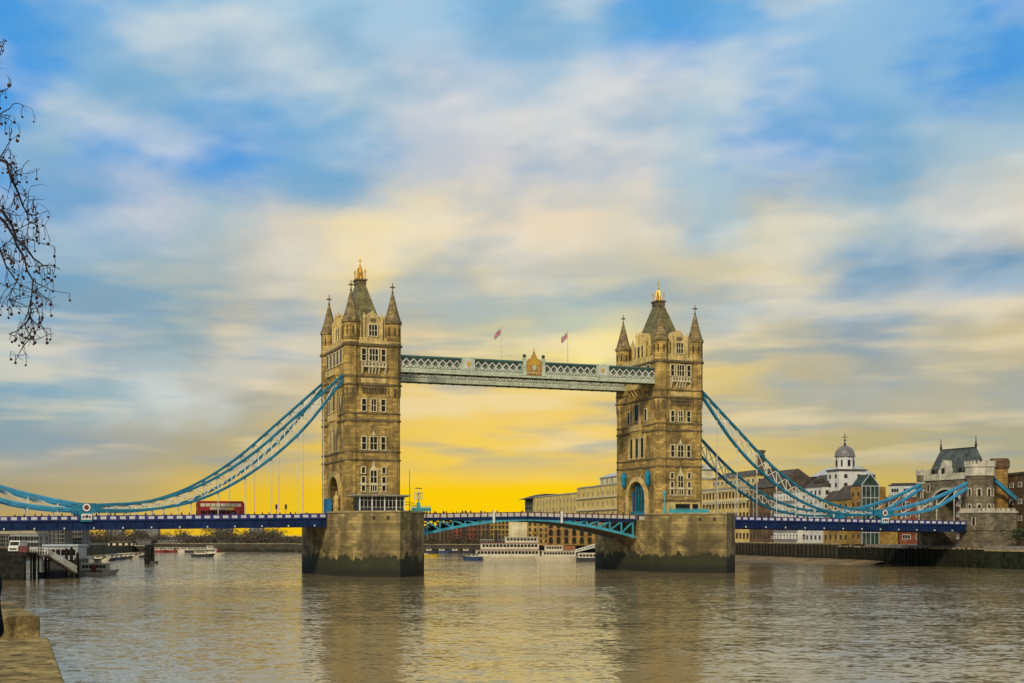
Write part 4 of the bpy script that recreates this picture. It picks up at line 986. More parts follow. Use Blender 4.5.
def boxbuilding(name, label, cat, loc, rz, w, d, h, wallm, roofm, roof='flat', wm=None, cols=5, rows=3, side=3, zlo=.6, zhi=.4, rh=3.0, group=None, left=False, extra=None):
    """front along local x (0..w) facing local -y, depth +y"""
    r = thing(name, label, cat, loc, rz, group)
    MB().box(0, w, 0, d, 0, h).build('wall', wallm, r)
    m = MB()
    if roof == 'flat':
        m.box(-.25, w+.25, -.25, d+.25, h, h+.35); m.box(.6, w-.6, .6, d-.6, h+.35, h+.9)
    elif roof == 'gable':          # ridge along x
        m.prism_x([(-.4, h), (d+.4, h), (d/2, h+rh)], -.3, w+.3)
    elif roof == 'gable_y':
        m.prism_y([(-.4, h), (w+.4, h), (w/2, h+rh)], -.3, d+.3)
    elif roof == 'hip':
        m.prism([(-.4,-.4),(w+.4,-.4),(w+.4,d+.4),(-.4,d+.4)], h, h+rh, 0, [(d*.4,d*.45),(w-d*.4,d*.45),(w-d*.4,d*.55),(d*.4,d*.55)])
    m.build('roof', roofm, r)
    if wm:
        facade(r, wm, (0,0), (w,0), zlo, h-zhi, cols, rows)
        if side: facade(r, wm, (w,0), (w,d), zlo, h-zhi, side, rows)
        if left: facade(r, wm, (0,d), (0,0), zlo, h-zhi, left, rows)
    return r
brick_y = mat('yellow_stock_brick', (0.36,0.235,0.06), .9, .15, .3, brick=(.9,.3,MO), stain=((0.12,0.08,0.03), .5, .2))
brick_o = mat('ochre_brick', (0.30,0.175,0.045), .9, .15, .3, brick=(.9,.3,MO), stain=((0.16,0.1,0.03), .5, .2))
brick_b = mat('brown_brick', (0.15,0.09,0.045), .9, .2, .3, brick=(.9,.3,MO), stain=((0.05,0.035,0.02), .5, .2))
brick_r = mat('red_brick', (0.19,0.06,0.032), .9, .15, .3, brick=(.9,.3,MO))
creamw = mat('cream_brick', (0.66,0.48,0.15), .85, .1, .3, stain=((0.28,0.2,0.07), .5, .2))
whiter = mat('white_render', (0.66,0.64,0.58), .8, .06, .3, stain=((0.35,0.33,0.28), .4, .2), streak=.2)
tile_d = mat('dark_roof_tiles', (0.07,0.055,0.04), .8, .2, .5)
leadg = mat('lead_dome', (0.17,0.165,0.15), .5, .15, .6)
greyc = mat('grey_concrete', (0.24,0.235,0.22), .85, .1, .2); greyl = mat('pale_grey_cladding', (0.45,0.46,0.46), .6, .08, .3)
greeng = mat('green_glazing', (0.035,0.06,0.045), .6, .2, .4, spec=.15)
w_dark = winmesh(1.5, 2.0, brick_b, glass, (2,3)); w_white = winmesh(1.2, 1.7, white_p, glass, (2,2)); w_cream = winmesh(1.7, 2.3, trimw, glass, (2,3)); w_wide = winmesh(2.4, 1.3, white_p, glass, (3,1)); w_small = winmesh(.9, 1.2, tile_d, glass, (2,2))
w_far = winmesh(.9, 1.4, tile_d, glass, (2,2)); w_grey = winmesh(2.6, 1.2, greyc, glass, (3,1))
w_arch = MB(); w_arch.prism_y([(-.9,-1.6),(.9,-1.6),(.9,.7)]+[(.9*math.cos(math.pi*k/8), .7+.9*math.sin(math.pi*k/8)) for k in range(1,8)]+[(-.9,.7)], -.05, .02, 1)
w_arch.box(-1.1,1.1,-.2,.02,-1.8,-1.6); w_arch.box(-1.08,-.9,-.12,.02,-1.6,.7); w_arch.box(.9,1.08,-.12,.02,-1.6,.7); w_arch = w_arch.mesh('window', [brick_b, glass])
def qb(name, label, cat, t0, t1, h, depth, *a, back=0.0, zb=6.2, **k):
    p = Q(t1, back); return boxbuilding(name, label, cat, (p[0], p[1], zb), QA+math.pi, abs(t1-t0), depth, h, *a, **k)
# cream warehouse next to the right tower
b = qb('warehouse', 'cream and yellow warehouse with heavy cornice right of the right tower', 'warehouse', 100, 152, 21.5, 22, creamw, lead, 'flat', w_dark, 15, 5, 5)
m = MB(); m.box(-.4, 52.4, -.5, 22.4, 16.6, 17.3); m.box(-.3, 52.3, -.35, 22.3, 20.6, 21.3)
for k in range(25): m.box(.6+k*2.06, 1.3+k*2.06, -.75, -.5, 15.6, 16.6)
m.build('cornice', trimw, b)
m = MB(); m.box(6, 50, 3.5, 18, 22.4, 26.6); m.build('attic', creamw, b); m = MB(); m.prism_x([(2.9, 26.6), (18.6, 26.6), (10.7, 29.4)], 5.5, 50.5); m.build('attic_roof', tile_d, b)
facade(b, w_wide, (6,3.5), (50,3.5), 22.9, 26.2, 10, 1); facade(b, w_wide, (50,3.5), (50,18), 22.9, 26.2, 3, 1)
# brick range with pitched roof and stack, white fronted flats, gabled malt house
qb('warehouse', 'brown brick warehouse with steep dark roof behind the front chain', 'warehouse', 78, 100, 21.0, 20, brick_b, tile_d, 'gable', w_small, 7, 5, 4, rh=7)
r = thing('chimney_stack', 'square brown brick chimney rising behind the right span chains', 'chimney', (*Q(112, 10), 6.2), QA)
MB().prism([(-1.6,-1.6),(1.6,-1.6),(1.6,1.6),(-1.6,1.6)], 0, 36.5, 0, [(-1.2,-1.2),(1.2,-1.2),(1.2,1.2),(-1.2,1.2)]).build('shaft', brick_b, r)
m = MB(); m.box(-1.5,1.5,-1.5,1.5,34.4,35.0); m.box(-1.6,1.6,-1.6,1.6,36.0,37.0); m.build('cap', tile_d, r)
b = qb('apartment_block', 'white fronted flats with rows of balconies behind the right span', 'flats', 57, 78, 18.5, 16, whiter, lead, 'flat', w_white, 8, 5, 4)
m = MB()
for j in range(5):
    z = 1.5+j*3.5; m.box(.5, 20.5, -1.2, -.02, z, z+.15); m.box(.5, 20.5, -1.22, -1.14, z+1.0, z+1.1)
    for k in range(22): m.box(.6+k*.95, .68+k*.95, -1.21, -1.15, z+.15, z+1.0)
m.build('balconies', white_p, b)
qb('warehouse', 'brick block with pale attic storeys behind the white flats', 'warehouse', 58, 82, 25, 14, brick_b, greyl, 'gable', w_white, 7, 5, 4, back=17, rh=3.5)
b = qb('malt_house', 'white gabled house with dark tiled roof left of the domed tower', 'house', 43, 56, 20.0, 11.5, whiter, tile_d, 'gable', w_small, 4, 6, 3, back=2.0, rh=4.5)
# domed brewery tower
p = Q(43, 10)
r = thing('brewery_tower', 'white stepped brewery tower crowned by a grey dome and weathervane', 'tower', (*p, 6.2), QA+math.pi); r.scale = (1.05, 1.05, .86)
MB().box(-6, 5.5, -4, 8, 0, 22).build('wall', whiter, r)
m = MB(); m.box(-1.0, 7.2, -5.2, 4.5, 0, 29.4); m.build('stair_block', whiter, r)
m = MB(); m.box(-1.4, 7.6, -5.6, 4.9, 29.4, 30.0); m.build('stair_roof', tile_d, r)
m = MB(); m.lathe([(3.1, 20), (3.1, 35.6)], 8, (-1.6, 1.6), 0, .5); m.build('drum', whiter, r)
m = MB(); m.lathe([(3.5, 35.6), (3.5, 36.0)], 16, (-1.6,1.6)); m.lathe([(3.3*math.cos(math.pi/2*k/8)+.02, 36.0+4.2*math.sin(math.pi/2*k/8)) for k in range(9)], 16, (-1.6,1.6)); dome = m.build('dome', leadg, r)
m = MB(); m.lathe([(.5,40.1),(.35,41.2),(.15,41.5),(.1,45.4)], 8, (-1.6,1.6)); m.box(-2.7,-.5,1.55,1.65,43.6,43.8); m.box(-1.65,-1.55,.5,2.7,43.6,43.8); m.ball((-1.6,1.6,42.4), .4, 8); m.build('weathervane', iron, dome)
for z, w in ((25.02, 1.0), (20.6, 1.8)):
    m = MB(); m.box(-7.6-w, -.9, -5.4-w, 8, z, z+.35)
    m.box(-7.6-w, -7.5-w, -5.4-w, 8, z+.35, z+1.5); m.box(-7.6-w, -.9, -5.4-w, -5.3-w, z+.35, z+1.5); m.build('balcony', tile_d, r)
m = MB(); m.box(-8.2, -1.02, -4.6, 7.0, 0, 25.0); m.build('lower_block', whiter, r)
facade(r, w_small, (-1.0,-5.2), (7.2,-5.2), 8, 29, 2, 6); facade(r, w_small, (7.2,-5.2), (7.2,4.5), 8, 29, 2, 6)
for k in range(8):
    a = 2*math.pi*k/8; m = MB(); m.bar((-1.6+2.85*math.cos(a), 1.6+2.85*math.sin(a), 31.6), (-1.6+2.85*math.cos(a), 1.6+2.85*math.sin(a), 34.2), .2, .9); m.build('drum_window', glass, r)
# brown boiler house and glazed bay
b = qb('boiler_house', 'ochre brick boiler house with dark pitched roof below the domed tower', 'warehouse', 22, 40, 15.0, 11, brick_y, tile_d, 'gable', w_small, 5, 4, 3, back=1.0, rh=5)
p = Q(15, 2)
r = thing('glazed_house', 'gabled glass bay framed in white between two yellow brick walls', 'house', (*p, 6.2), QA+math.pi); r.scale = (.8, .8, .92)
m = MB(); m.box(-5.0, 3.6, -2.2, 9, 0, 20.6); m.build('wall', brick_o, r)
m = MB(); m.box(3.6, 4.2, -2.3, 5.6, 0, 20.9); m.prism_x([(-2.3, 20.9), (5.6, 20.9), (1.65, 25.0)], -4.6, 4.2); m.build('glazing', greeng, r)
m = MB()
for y in (-2.3, 1.6, 5.4): m.box(4.2, 4.45, y, y+.25, 0, 20.9)
for z in (4, 8, 12, 16.4, 20.6): m.box(4.2, 4.43, -2.3, 5.65, z, z+.3)
for y in (-.4, 3.5): m.box(4.2, 4.36, y, y+.15, 0, 20.9)
m.bar((4.3, -2.5, 20.9), (4.3, 1.65, 25.2), .25, .3); m.bar((4.3, 5.8, 20.9), (4.3, 1.65, 25.2), .25, .3)
m.build('frame', greyl, r)
m = MB(); m.box(-5.0, 3.6, 9.0, 14.5, 0, 12.5); m.build('right_wing', brick_y, r)
m = MB(); m.prism_x([(8.7, 12.5), (14.8, 12.5), (8.7, 17.0)], -5.2, 3.7); m.build('wing_roof', tile_d, r)
facade(r, w_small, (-5,-2.2), (3.6,-2.2), 1, 20, 2, 5)
# buildings behind, right of the bay
boxbuilding('office_block', 'low brick office with flat roof behind the chains left of the gatehouse', 'office', (gaz(886, 445), 445, 6.2), R(-25), 22, 14, 15.5, brick_r, lead, 'flat', w_wide, 5, 4, 3)
boxbuilding('office_block', 'pale penthouse storey set back on the red office roof', 'office', (gaz(889, 455), 455, 22.6), R(-25), 16, 8, 3.4, greyl, iron, 'flat', w_wide, 4, 1, 2)
boxbuilding('brick_warehouse', 'dark brown brick warehouse at the right edge of the picture', 'warehouse', P(148.5, -22, 6.2), TH-R(20), 60, 24, 20.5, brick_b, tile_d, 'flat', w_wide, 8, 4, 0, left=4)
r = thing('brick_chimney', 'broad orange brown brick stack just behind the gatehouse', 'chimney', P(151.6, -5.0, 6.2), TH)
MB().lathe([(2.9,0),(2.6,22.6)], 8, (0,0), 0, .5).build('shaft', brick_o, r); m = MB(); m.lathe([(2.8,22.6),(3.1,23.4),(3.1,25.0),(2.8,25.2),(2.8,25.6)], 8, (0,0), 0, .5); m.build('cap', brick_b, r)
# red and white building seen through the gatehouse arch
boxbuilding('shop_house', 'red brick house with white bands seen under the gatehouse arch', 'house', P(160, -14, 6.2), TH-R(70), 20, 10, 15.5, brick_r, tile_d, 'gable', w_white, 6, 3, 2)
# ramp wall right of the gatehouse
r = thing('approach_wall', 'pale stone approach wall with a low arch right of the gatehouse', 'wall', P(140.0, -17.0, 6.2), TH)
m = MB(); m.prism_y([(7.0,0),(8.4,0),(8.4,3.2)]+[(11.0-2.6*math.cos(math.pi*k/10), 3.2+1.9*math.sin(math.pi*k/10)) for k in range(1,10)]+[(13.6,3.2),(13.6,0),(40,0),(40,6.0),(7.0,7.0)], -4.5, -3.4); m.build('wall', ab_light, r)
m = MB(); m.prism_y([(7.0,7.0),(40,6.0),(40,6.6),(7.0,7.6)], -4.7, -3.2); m.build('coping', ab_light, r)

# ---- leafy and bare vegetation
def leafmesh(n, rx, ry, rz, size, mats, seed, gap=.35, flat=False):
    rr = random.Random(seed); m = MB()
    cl = [(rr.uniform(-1,1)*rx*.75, rr.uniform(-1,1)*ry*.75, rr.uniform(-.8,.9)*rz) for _ in range(max(6, int(n/45)))]
    for _ in range(n):
        c = rr.choice(cl); q = Vector((rr.gauss(0,1), rr.gauss(0,1), rr.gauss(0,1)))*.28
        p = Vector((c[0]+q.x*rx, c[1]+q.y*ry, c[2]+q.z*rz))
        a = Vector((rr.gauss(0,1), rr.gauss(0,1), rr.gauss(0,1))).normalized(); b = a.cross(Vector((rr.gauss(0,1), rr.gauss(0,1), rr.gauss(0,1)))).normalized()
        s = size*rr.uniform(.5,1.3)
        m.add([p-a*s, p+b*s*.5, p+a*s, p-b*s*.5], [(0,1,2,3)], rr.randrange(len(mats)))
    return m
leafd = [mat('dark_leaf', (0.03,0.045,0.018), .8, .2, 2), mat('mid_leaf', (0.055,0.07,0.022), .8, .2, 2)]
twig = [mat('bare_twig_brown', (0.075,0.05,0.032), .9, .2, 2), mat('bare_twig_grey', (0.10,0.08,0.06), .9, .2, 2), mat('olive_scrub', (0.085,0.075,0.03), .9, .2, 2)]
bark = mat('bark', (0.05,0.04,0.03), .95, .2, 2)
r = thing('tree', 'small dark evergreen tree in front of the stone arch at right edge', 'tree', P(142.5, -24.0, 6.2), TH)
MB().tube([(0,0,0),(.1,0,1.2),(0,.1,2.8)], [.22,.18,.1], 7).build('trunk', bark, r)
o = leafmesh(900, 2.6, 2.2, 1.7, .32, leafd, 3).build('crown', leafd, r); o.location = (0,0,3.0)

# ---- far warehouses between the towers (downstream right bank)
b = qb('riverside_block', 'big cream terraced block left of the right tower', 'flats', 196, 335, 28.5, 30, creamw, lead, 'flat', w_cream, 16, 5, 0, zlo=1, zhi=1)
m = MB()
for z in (9.2, 16.0, 22.5): m.box(-.3, 139.3, -.8, 0, z, z+.8)
m.build('cornice', trimw, b)
m = MB(); m.box(30, 136, 4, 26, 29.4, 33.5); m.build('attic', cream, b); m = MB(); m.prism_x([(3.2,33.5),(26.8,33.5),(20,36.0),(10,36.0)], 29, 137); m.build('attic_roof', greyl, b)
facade(b, w_cream, (30,4), (136,4), 29.8, 33.2, 12, 1)
b = qb('riverside_block', 'pale lower terrace with a white canopy just left of the right tower', 'flats', 160, 196, 17, 18, cream, lead, 'flat', w_cream, 7, 4, 5)
m = MB(); m.box(-.5, 36.5, -1.5, 18.5, 17.9, 18.3); m.box(6, 34, 3, 15, 18.3, 21.5); m.box(5.5, 34.5, 2.5, 15.5, 21.5, 22.0); m.build('penthouse', whiter, b)
qb('riverside_block', 'long cream block stepping down behind the bascule', 'flats', 335, 432, 26, 26, creamw, lead, 'flat', w_cream, 13, 5, 0, zlo=1, zhi=1)
b = qb('glass_roofed_block', 'pavilion block with oversailing curved roof at the far end of the terrace', 'flats', 434, 452, 25, 24, greeng, tile_d, 'flat', w_cream, 3, 5, 0)
m = MB(); m.prism_x([(-4,25.5),(28,25.5),(22,28.5),(8,28.8)], -3, 22); m.build('oversailing_roof', tile_d, b)
p0 = (gaz(505, 640), 640)
boxbuilding('gable_block', 'plain cream gable end seen under the middle of the bascules', 'flats', (gaz(509, 660), 660, 4.0), 0, 9, 20, 11.5, cream, lead, 'flat', None)
boxbuilding('brick_wharf', 'yellow brick wharf with tight rows of windows behind the steamer', 'warehouse', (gaz(527, 655), 655, 4.0), R(-10), 22, 20, 12.2, brick_y, lead, 'flat', w_far, 8, 4, 0)
boxbuilding('brick_wharf', 'ochre brick wharf with dark arched openings left of the right pier', 'warehouse', (gaz(547, 648), 648, 4.0), R(-8), 34, 20, 12.4, brick_o, lead, 'flat', w_arch, 9, 3, 0)

# ================================================================== far bank behind the bridge
structure('far_bank_ground', MB().prism([(-2600,735),(-330,735),(-118,716),(-112,700),(-40,690),(66,690),(66,2500),(-2600,2500)], -2, 3.6), turf)
structure('left_bank_ground', MB().prism([(-2600,300),(-212,300),(-200,420),(-190,560),(-206,735),(-2600,735)], -2, 4.4), turf)
far_wall = mat('far_embankment', (0.055,0.045,0.035), .9, .2, .2, algae=1.6)
r = thing('embankment_wall', 'long dark embankment wall on the far bank under the left span', 'wall', (-205, 722, 0)); MB().bar((0,0,1.9),(92,-12,1.9), 1.2, 4.6).build('wall', far_wall, r); MB().bar((0,0,4.3),(92,-12,4.3), 1.5, .3).build('coping', coping, r)
r = thing('embankment_wall', 'dark river wall behind the boats between the towers', 'wall', (-112, 697.5, 0)); m = MB(); m.bar((0,0,1.8),(72,-9.5,1.8), 1.2, 4.4); m.bar((72,-9.5,1.8),(178,-9.5,1.8), 1.2, 4.4); m.build('wall', far_wall, r); MB().bar((0,0,4.1),(178,-10,4.1), .3, .4).build('coping', coping, r)
# brown and red brick warehouses between the towers
spec = [(423,436,527,brick_b,'brown brick warehouse at the left end of the row seen under the bascule'),(436,452,524,brick_b,'tall brown warehouse beside the red brick one'),(452,462,522,brick_r,'narrow red brick warehouse with stair windows'),
        (462,466,526,greyc,'grey concrete slot between the two red brick warehouses'),(466,477,519,brick_r,'wider red brick warehouse under the bascule truss'),(477,490,519,brick_b,'dark brown warehouse with white balconies right of the red brick'),(490,509,519,brick_y,'pale yellow warehouse behind the steamer funnel')]
for i, (x0,x1,yt,mt_,lab) in enumerate(spec):
    Y = 706; boxbuilding('brick_wharf', lab, 'warehouse', (gaz(x0,Y)+.1, Y, 3.6), 0, (x1-x0)*Y/F_PX-.2, 18, zz(yt,Y)-3.6, mt_, tile_d, 'flat' if i % 2 else 'gable_y', w_far, max(2,int((x1-x0)/3.4)), 5, 0, rh=2.0)
# tower blocks and low houses far left
hazeg = mat('distant_concrete', (0.20,0.19,0.18), .9, .08, .1)
for (x0,x1,yt,Y,lab) in ((105,121,526,1150,'distant concrete tower block, leftmost on the far bank under the left span'),(134,157,522,1150,'broad distant tower block, second under the left span'),(216,231,522,1200,'distant tower block standing under the bus'),(249,263,523,1250,'distant pale tower block right of the one under the bus')):
    boxbuilding('tower_block', lab, 'tower block', (gaz(x0,Y), Y, 3.6), R(6), (x1-x0)*Y/F_PX, 16, zz(yt,Y)-3.6, hazeg, greyc, 'flat', w_wide, 4, 12, 2)
boxbuilding('cottage', 'pale yellow house by the moored boats on the far left bank', 'house', (gaz(108,600),600,4.4), 0, 11, 8, zz(543,600)-4.4, cream, tile_d, 'flat', w_small, 4, 2, 2)
for (x0,x1,yt,Y,mt_,lab) in ((134,150,543,705,brick_b,'low brown brick house left of the far tree line'),(158,186,541,760,greyc,'grey terrace of houses in front of the far trees'),(186,212,540,780,brick_b,'long brown terrace on the far bank under the bus')):
    boxbuilding('terrace', lab, 'houses', (gaz(x0,Y),Y,3.6), 0, (x1-x0)*Y/F_PX, 10, zz(yt,Y)-3.6, mt_, tile_d, 'gable', w_white, 8, 2, 2, rh=2.0)
dullw = mat('dull_white_wall', (0.30,0.30,0.28), .8, .1, .2, streak=.4); dullg = mat('dull_grey_wall', (0.13,0.125,0.115), .85, .12, .2)
# jumble of grey blocks behind the left landing stage
for (x0,x1,yt,Y,mt_,lab,wm_,c_,r_) in ((-30,12,534,470,brick_b,'brown block behind the landing stage at the left edge',w_grey,6,3),(10,37,534,440,dullw,'pale grey flat roofed building above the parked van',w_grey,5,2),(37,62,529,480,dullg,'grey slab block under the left end of the bridge',w_grey,6,4),(62,80,526,500,mat('slate_cladding',(0.12,0.13,0.16),.7,.1,.2),'blue grey block beside the gap of yellow sky',w_grey,4,4)):
    boxbuilding('waterside_block', lab, 'building', (gaz(x0,Y), Y, 4.4), R(4), (x1-x0)*Y/F_PX, 14, zz(yt,Y)-4.4, mt_, lead, 'flat', wm_, c_, r_, 2)

# far wood: one mass of bare winter trees along the horizon
m = MB(); rr = random.Random(11)
def bare(m, cx, cy, zb_, h, w, n):
    m.tube([(cx,cy,zb_),(cx+rr.uniform(-.3,.3),cy,zb_+h*.5)], [.35,.18], 5, 1)
    cl = [(cx+rr.uniform(-1,1)*w*.4, cy+rr.uniform(-1,1)*w*.3, zb_+h*rr.uniform(.35,.92)) for _ in range(9)]
    for _ in range(n):
        c = rr.choice(cl); p = Vector((c[0]+rr.gauss(0,.16)*w, c[1]+rr.gauss(0,.16)*w, c[2]+rr.gauss(0,.13)*h))
        a = Vector((rr.gauss(0,1), rr.gauss(0,.6), rr.gauss(.5,1))).normalized(); b = a.cross(Vector((rr.gauss(0,1),rr.gauss(0,1),rr.gauss(0,1)))).normalized(); s = rr.uniform(.5,1.1)
        m.add([p-a*s, p+b*s*.22, p+a*s, p-b*s*.22], [(0,1,2,3)], rr.choice((0,0,1,2)))
for k in range(150):
    px = rr.uniform(88, 312); Y = rr.uniform(740, 860); top = 534 + 4*math.sin(px*.047) + 3*math.sin(px*.13+1) + rr.choice((0,2,5,8,-4)) + rr.uniform(-2,3)
    bare(m, gaz(px,Y), Y, 3.6, max(4, zz(top,Y)-3.6), rr.uniform(8,13), 150)
tag(m.build('far_wood', twig), 'mass of bare brown winter trees along the far bank under the left span', 'trees', kind='stuff')
m = MB()
for k in range(40):
    px = rr.uniform(424, 505); Y = rr.uniform(696, 704); bare(m, gaz(px,Y), Y, 3.6, zz(rr.uniform(536,545),Y)-3.6, 6, 110)
tag(m.build('far_shrubs', twig), 'brown and olive shrubs along the foot of the far warehouses', 'shrubs', kind='stuff')

# ================================================================== boats
hullw = mat('boat_white', (0.62,0.55,0.40), .45, .06, 1, streak=.3); hulld = mat('boat_dark_hull', (0.03,0.03,0.035), .5, .15, 1); hullb = mat('boat_blue', (0.03,0.05,0.12), .5, .1, 1)
maroon = mat('maroon_band', (0.20,0.03,0.025), .5, .1, 1); funnelm = mat('funnel_black', (0.025,0.022,0.02), .5, .1, 1); deckb = mat('deck_wood', (0.2,0.13,0.07), .8, .15, 1)
def hull_mb(L, B, h, rake=1.2, n=10):
    m = MB(); vs = []; N = n+1
    for i in range(N):
        t = i/n; x = -L/2+L*t; w = B/2*(1-.9*max(0,(t-.7)/.3)**2)*(1-.35*max(0,(.15-t)/.15)); sh = h*(1+.28*max(0,(t-.6)/.4)**2)
        bx_ = x*(1-.06)
        vs += [(bx_, -w*.8, -.5), (x+(rake*max(0,(t-.7)/.3)), -w, sh), (x+(rake*max(0,(t-.7)/.3)), w, sh), (bx_, w*.8, -.5)]
    fs = [(0,1,2,3), tuple(4*n+k for k in (3,2,1,0))]
    for i in range(n):
        for k in range(4): fs.append((4*i+k, 4*i+(k+1)%4, 4*i+4+(k+1)%4, 4*i+4+k))
    return m.add(vs, fs)
def winbands(r, m_, *a):
    for s in (-1, 1): winband(*a, sides=(s,)).build('cabin_windows', m_, r)
def winband(L0, L1, B, z, h, n, sides=(-1,1)):
    m = MB()
    for s in sides:
        for k in range(n):
            a = L0+(L1-L0)*(k+.12)/n; b = L0+(L1-L0)*(k+.88)/n; m.box(a, b, *sorted((s*(B/2-.02), s*(B/2+.05))), z, z+h)
    return m
def boat(name, label, loc, rz, L, B, h, hm, decks, cat='boat', group=None, band=None, mast=None, funnel=None):
    r = thing(name, label, cat, loc, rz, group)
    hull_mb(L, B, h).build('hull', hm, r)
    if band: MB().strip([(-L*.48, -B/2-.03, h*.86), (L*.2, -B/2-.03, h*.86)], .1, .3).build('rubbing_strake', band, r)
    z = h
    for (x0, x1, hh, bb, nw, rm) in decks:
        MB().box(x0, x1, -bb/2, bb/2, z, z+hh).build('cabin', hullw, r)
        winbands(r, glass, x0+.4, x1-.4, bb, z+hh*.4, hh*.42, nw)
        m = MB(); m.box(x0-.4, x1+.4, -bb/2-.3, bb/2+.3, z+hh, z+hh+.18); m.build('deck_roof', rm, r); z += hh+.18
    if mast: MB().lathe([(.1, mast[1]), (.05, mast[2])], 6, (mast[0], 0)).build('mast', iron, r)
    if funnel: MB().lathe([(.6, funnel[1]), (.6, funnel[2]), (.75, funnel[2]+.1), (.75, funnel[2]+.4)], 10, (funnel[0], 0)).build('funnel', funnelm, r)
    return r
Y = 492
r = boat('river_steamer', 'big white three deck river steamer with red bands between the towers', (gaz(505,Y), Y, 0), math.pi+R(3), 27, 7.5, 1.3, hullw,
     [(-12.5, 10.8, 2.4, 7.1, 18, maroon), (-12.3, 9.0, 2.3, 6.6, 16, maroon), (-12, 0.0, 2.0, 5.0, 9, hullw)], 'steamer', None, maroon, (2.6, 6.0, 12.0), (3.4, 6.2, 10.6))
for zk in (4.0, 6.5):
    m = MB()
    for k in range(26): m.box(-11.6+k*.82-.04, -11.6+k*.82+.04, -3.85, -3.77, zk, zk+.9)
    m.box(-11.7, 9.0, -3.86, -3.76, zk+.85, zk+.95); m.build('railing', white_p, r)
boat('tug', 'low dark blue hulled tug moored at the bow of the steamer', (gaz(473,488), 488, 0), math.pi+R(4), 6.5, 2.6, 1.3, hullb, [(-1.2, .8, 1.0, 1.6, 2, hulld)], 'tug')
r = boat('river_cruiser', 'white two deck cruise boat with brown stern right of the steamer', (gaz(557,478), 478, 0), math.pi+R(2), 15.0, 5.0, 1.5, hullw, [(-6.6, 5.4, 1.9, 4.6, 11, hullw), (-2.0, 4.4, 1.7, 4.2, 6, hullw)], 'cruise boat', None, hullb)
m = MB(); m.box(-6.4, -2.2, -2.3, 2.3, 3.6, 5.2); m.build('stern_awning', mat('awning_brown', (0.28,0.11,0.05), .7, .1, 1), r)
r = thing('boarding_gangway', 'white lattice gangway sloping down beside the cruise boat', 'gangway', (gaz(588,470), 470, 0))
m = MB(); m.bar((-4.6,0,3.2),(4.4,0,5.4), 1.6, .3); m.build('deck', offw, r)
m = MB()
for s in (-.8,.8):
    m.bar((-4.6,s,3.9),(4.4,s,6.6), .15, .2)
    for k in range(9):
        x = -4.6+k*1.0; m.bar((x,s,3.2+k*.245),(x+.9,s,4.1+k*.30), .12, .12); m.bar((x,s,4.0+k*.3),(x+.9,s,3.3+k*.245), .12, .12)
m.build('truss_sides', white_p, r)
r = thing('landing_pontoon', 'white pontoon with slatted sides under the gangway by the right pier', 'pontoon', (gaz(589,471), 471, 0))
MB().box(-4.5, 4.5, -2, 2, -.3, 1.2).build('hull', hulld, r); m = MB(); m.box(-3.9, 3.9, -1.6, 1.6, 1.2, 2.9); m.build('cabin', hullw, r); winbands(r, glass, -3.6, 3.6, 3.2, 1.6, .8, 6)
boat('work_barge', 'small yellow barge on the water right of the left pier', (gaz(429,560), 560, 0), 0, 7.5, 2.4, .9, mat('barge_yellow', (0.5,0.33,0.02), .6, .1, 1), [(-2, -.5, .7, 1.6, 1, hulld)])
for i, (px, col_) in enumerate(((431,hulld),(444,hullb),(457,hulld),(468,hulld))):
    boat('moored_barge', 'dark barge moored along the far wall, %s' % ('nearest the left pier','with blue hull, second from the left pier','third from the left pier','last before the tug')[i], (gaz(px,668), 668, 0), 0, 6.4, 2.4, 1.2, col_, [(-2.4, .2, 1.1, 1.8, 2, hulld)], group='barges along the far wall')
# left side boats
r = boat('passenger_boat', 'white passenger boat with red doors by the left landing stage', (gaz(97,316), 316, 0), R(2), 8.4, 3.0, 1.0, hullw, [(-3.6, 2.8, 1.5, 2.7, 7, hullw), (-.6, .9, .9, 1.6, 2, hulld)], 'passenger boat', None, hulld, (-1.0, 2.6, 4.6))
m = MB(); m.box(-1.1, .2, -1.42, -1.34, .5, 2.3); m.build('door', maroon, r)
boat('motor_launch', 'dark launch under way on open water under the bus', (gaz(202,560), 560, 0), R(4), 9.0, 3.0, 1.1, hulld, [(-3, 1.8, 1.5, 2.6, 5, hulld)])
boat('motor_launch', 'white launch just behind the dark one on open water', (gaz(211,585), 585, 0), R(4), 10.0, 3.0, 1.2, hullw, [(-3, 2.4, 1.6, 2.6, 5, hullw), (-1.5,.6,1.2,2.0,2,hullw)])
for k in range(11):
    px = 100+k*4.6; Y = 470+k*9+rnd.uniform(-5,5)
    hc = rnd.choice((hullw,hullb,hulld)); boat('moored_yacht', 'small %s hulled cabin boat, %s in the moored row on the left' % ({hullw:'white',hullb:'blue',hulld:'black'}[hc], ('first','second','third','fourth','fifth','sixth','seventh','eighth','ninth','tenth','last')[k]), (gaz(px,Y), Y, 0), R(rnd.uniform(-25,25)), rnd.uniform(5,7), 2.2, .8, hc, [(-1.6, 1.0, 1.0, 1.6, 3, rnd.choice((hullw,hulld,deckb)))], group='moored boats on the left', mast=(0, 1.5, rnd.uniform(4,6)) if k % 3 == 0 else None)
for k in range(9):
    px = 158+k*6.8; Y = 690+rnd.uniform(-6,6)
    hc = rnd.choice((hullw,maroon,hullw,hulld)); boat('river_barge', 'low %s hulled barge along the far left bank, %s of the row from the left' % ({hullw:'pale',maroon:'maroon',hulld:'black'}[hc], ('first','second','third','fourth','fifth','sixth','seventh','eighth','last')[k]), (gaz(px,Y), Y, 0), R(rnd.uniform(-6,6)), 7.5, 2.6, 1.2, hc, [(-2.4, 1.2, 1.1, 2.0, 3, hullw)], group='barges along the far left bank')

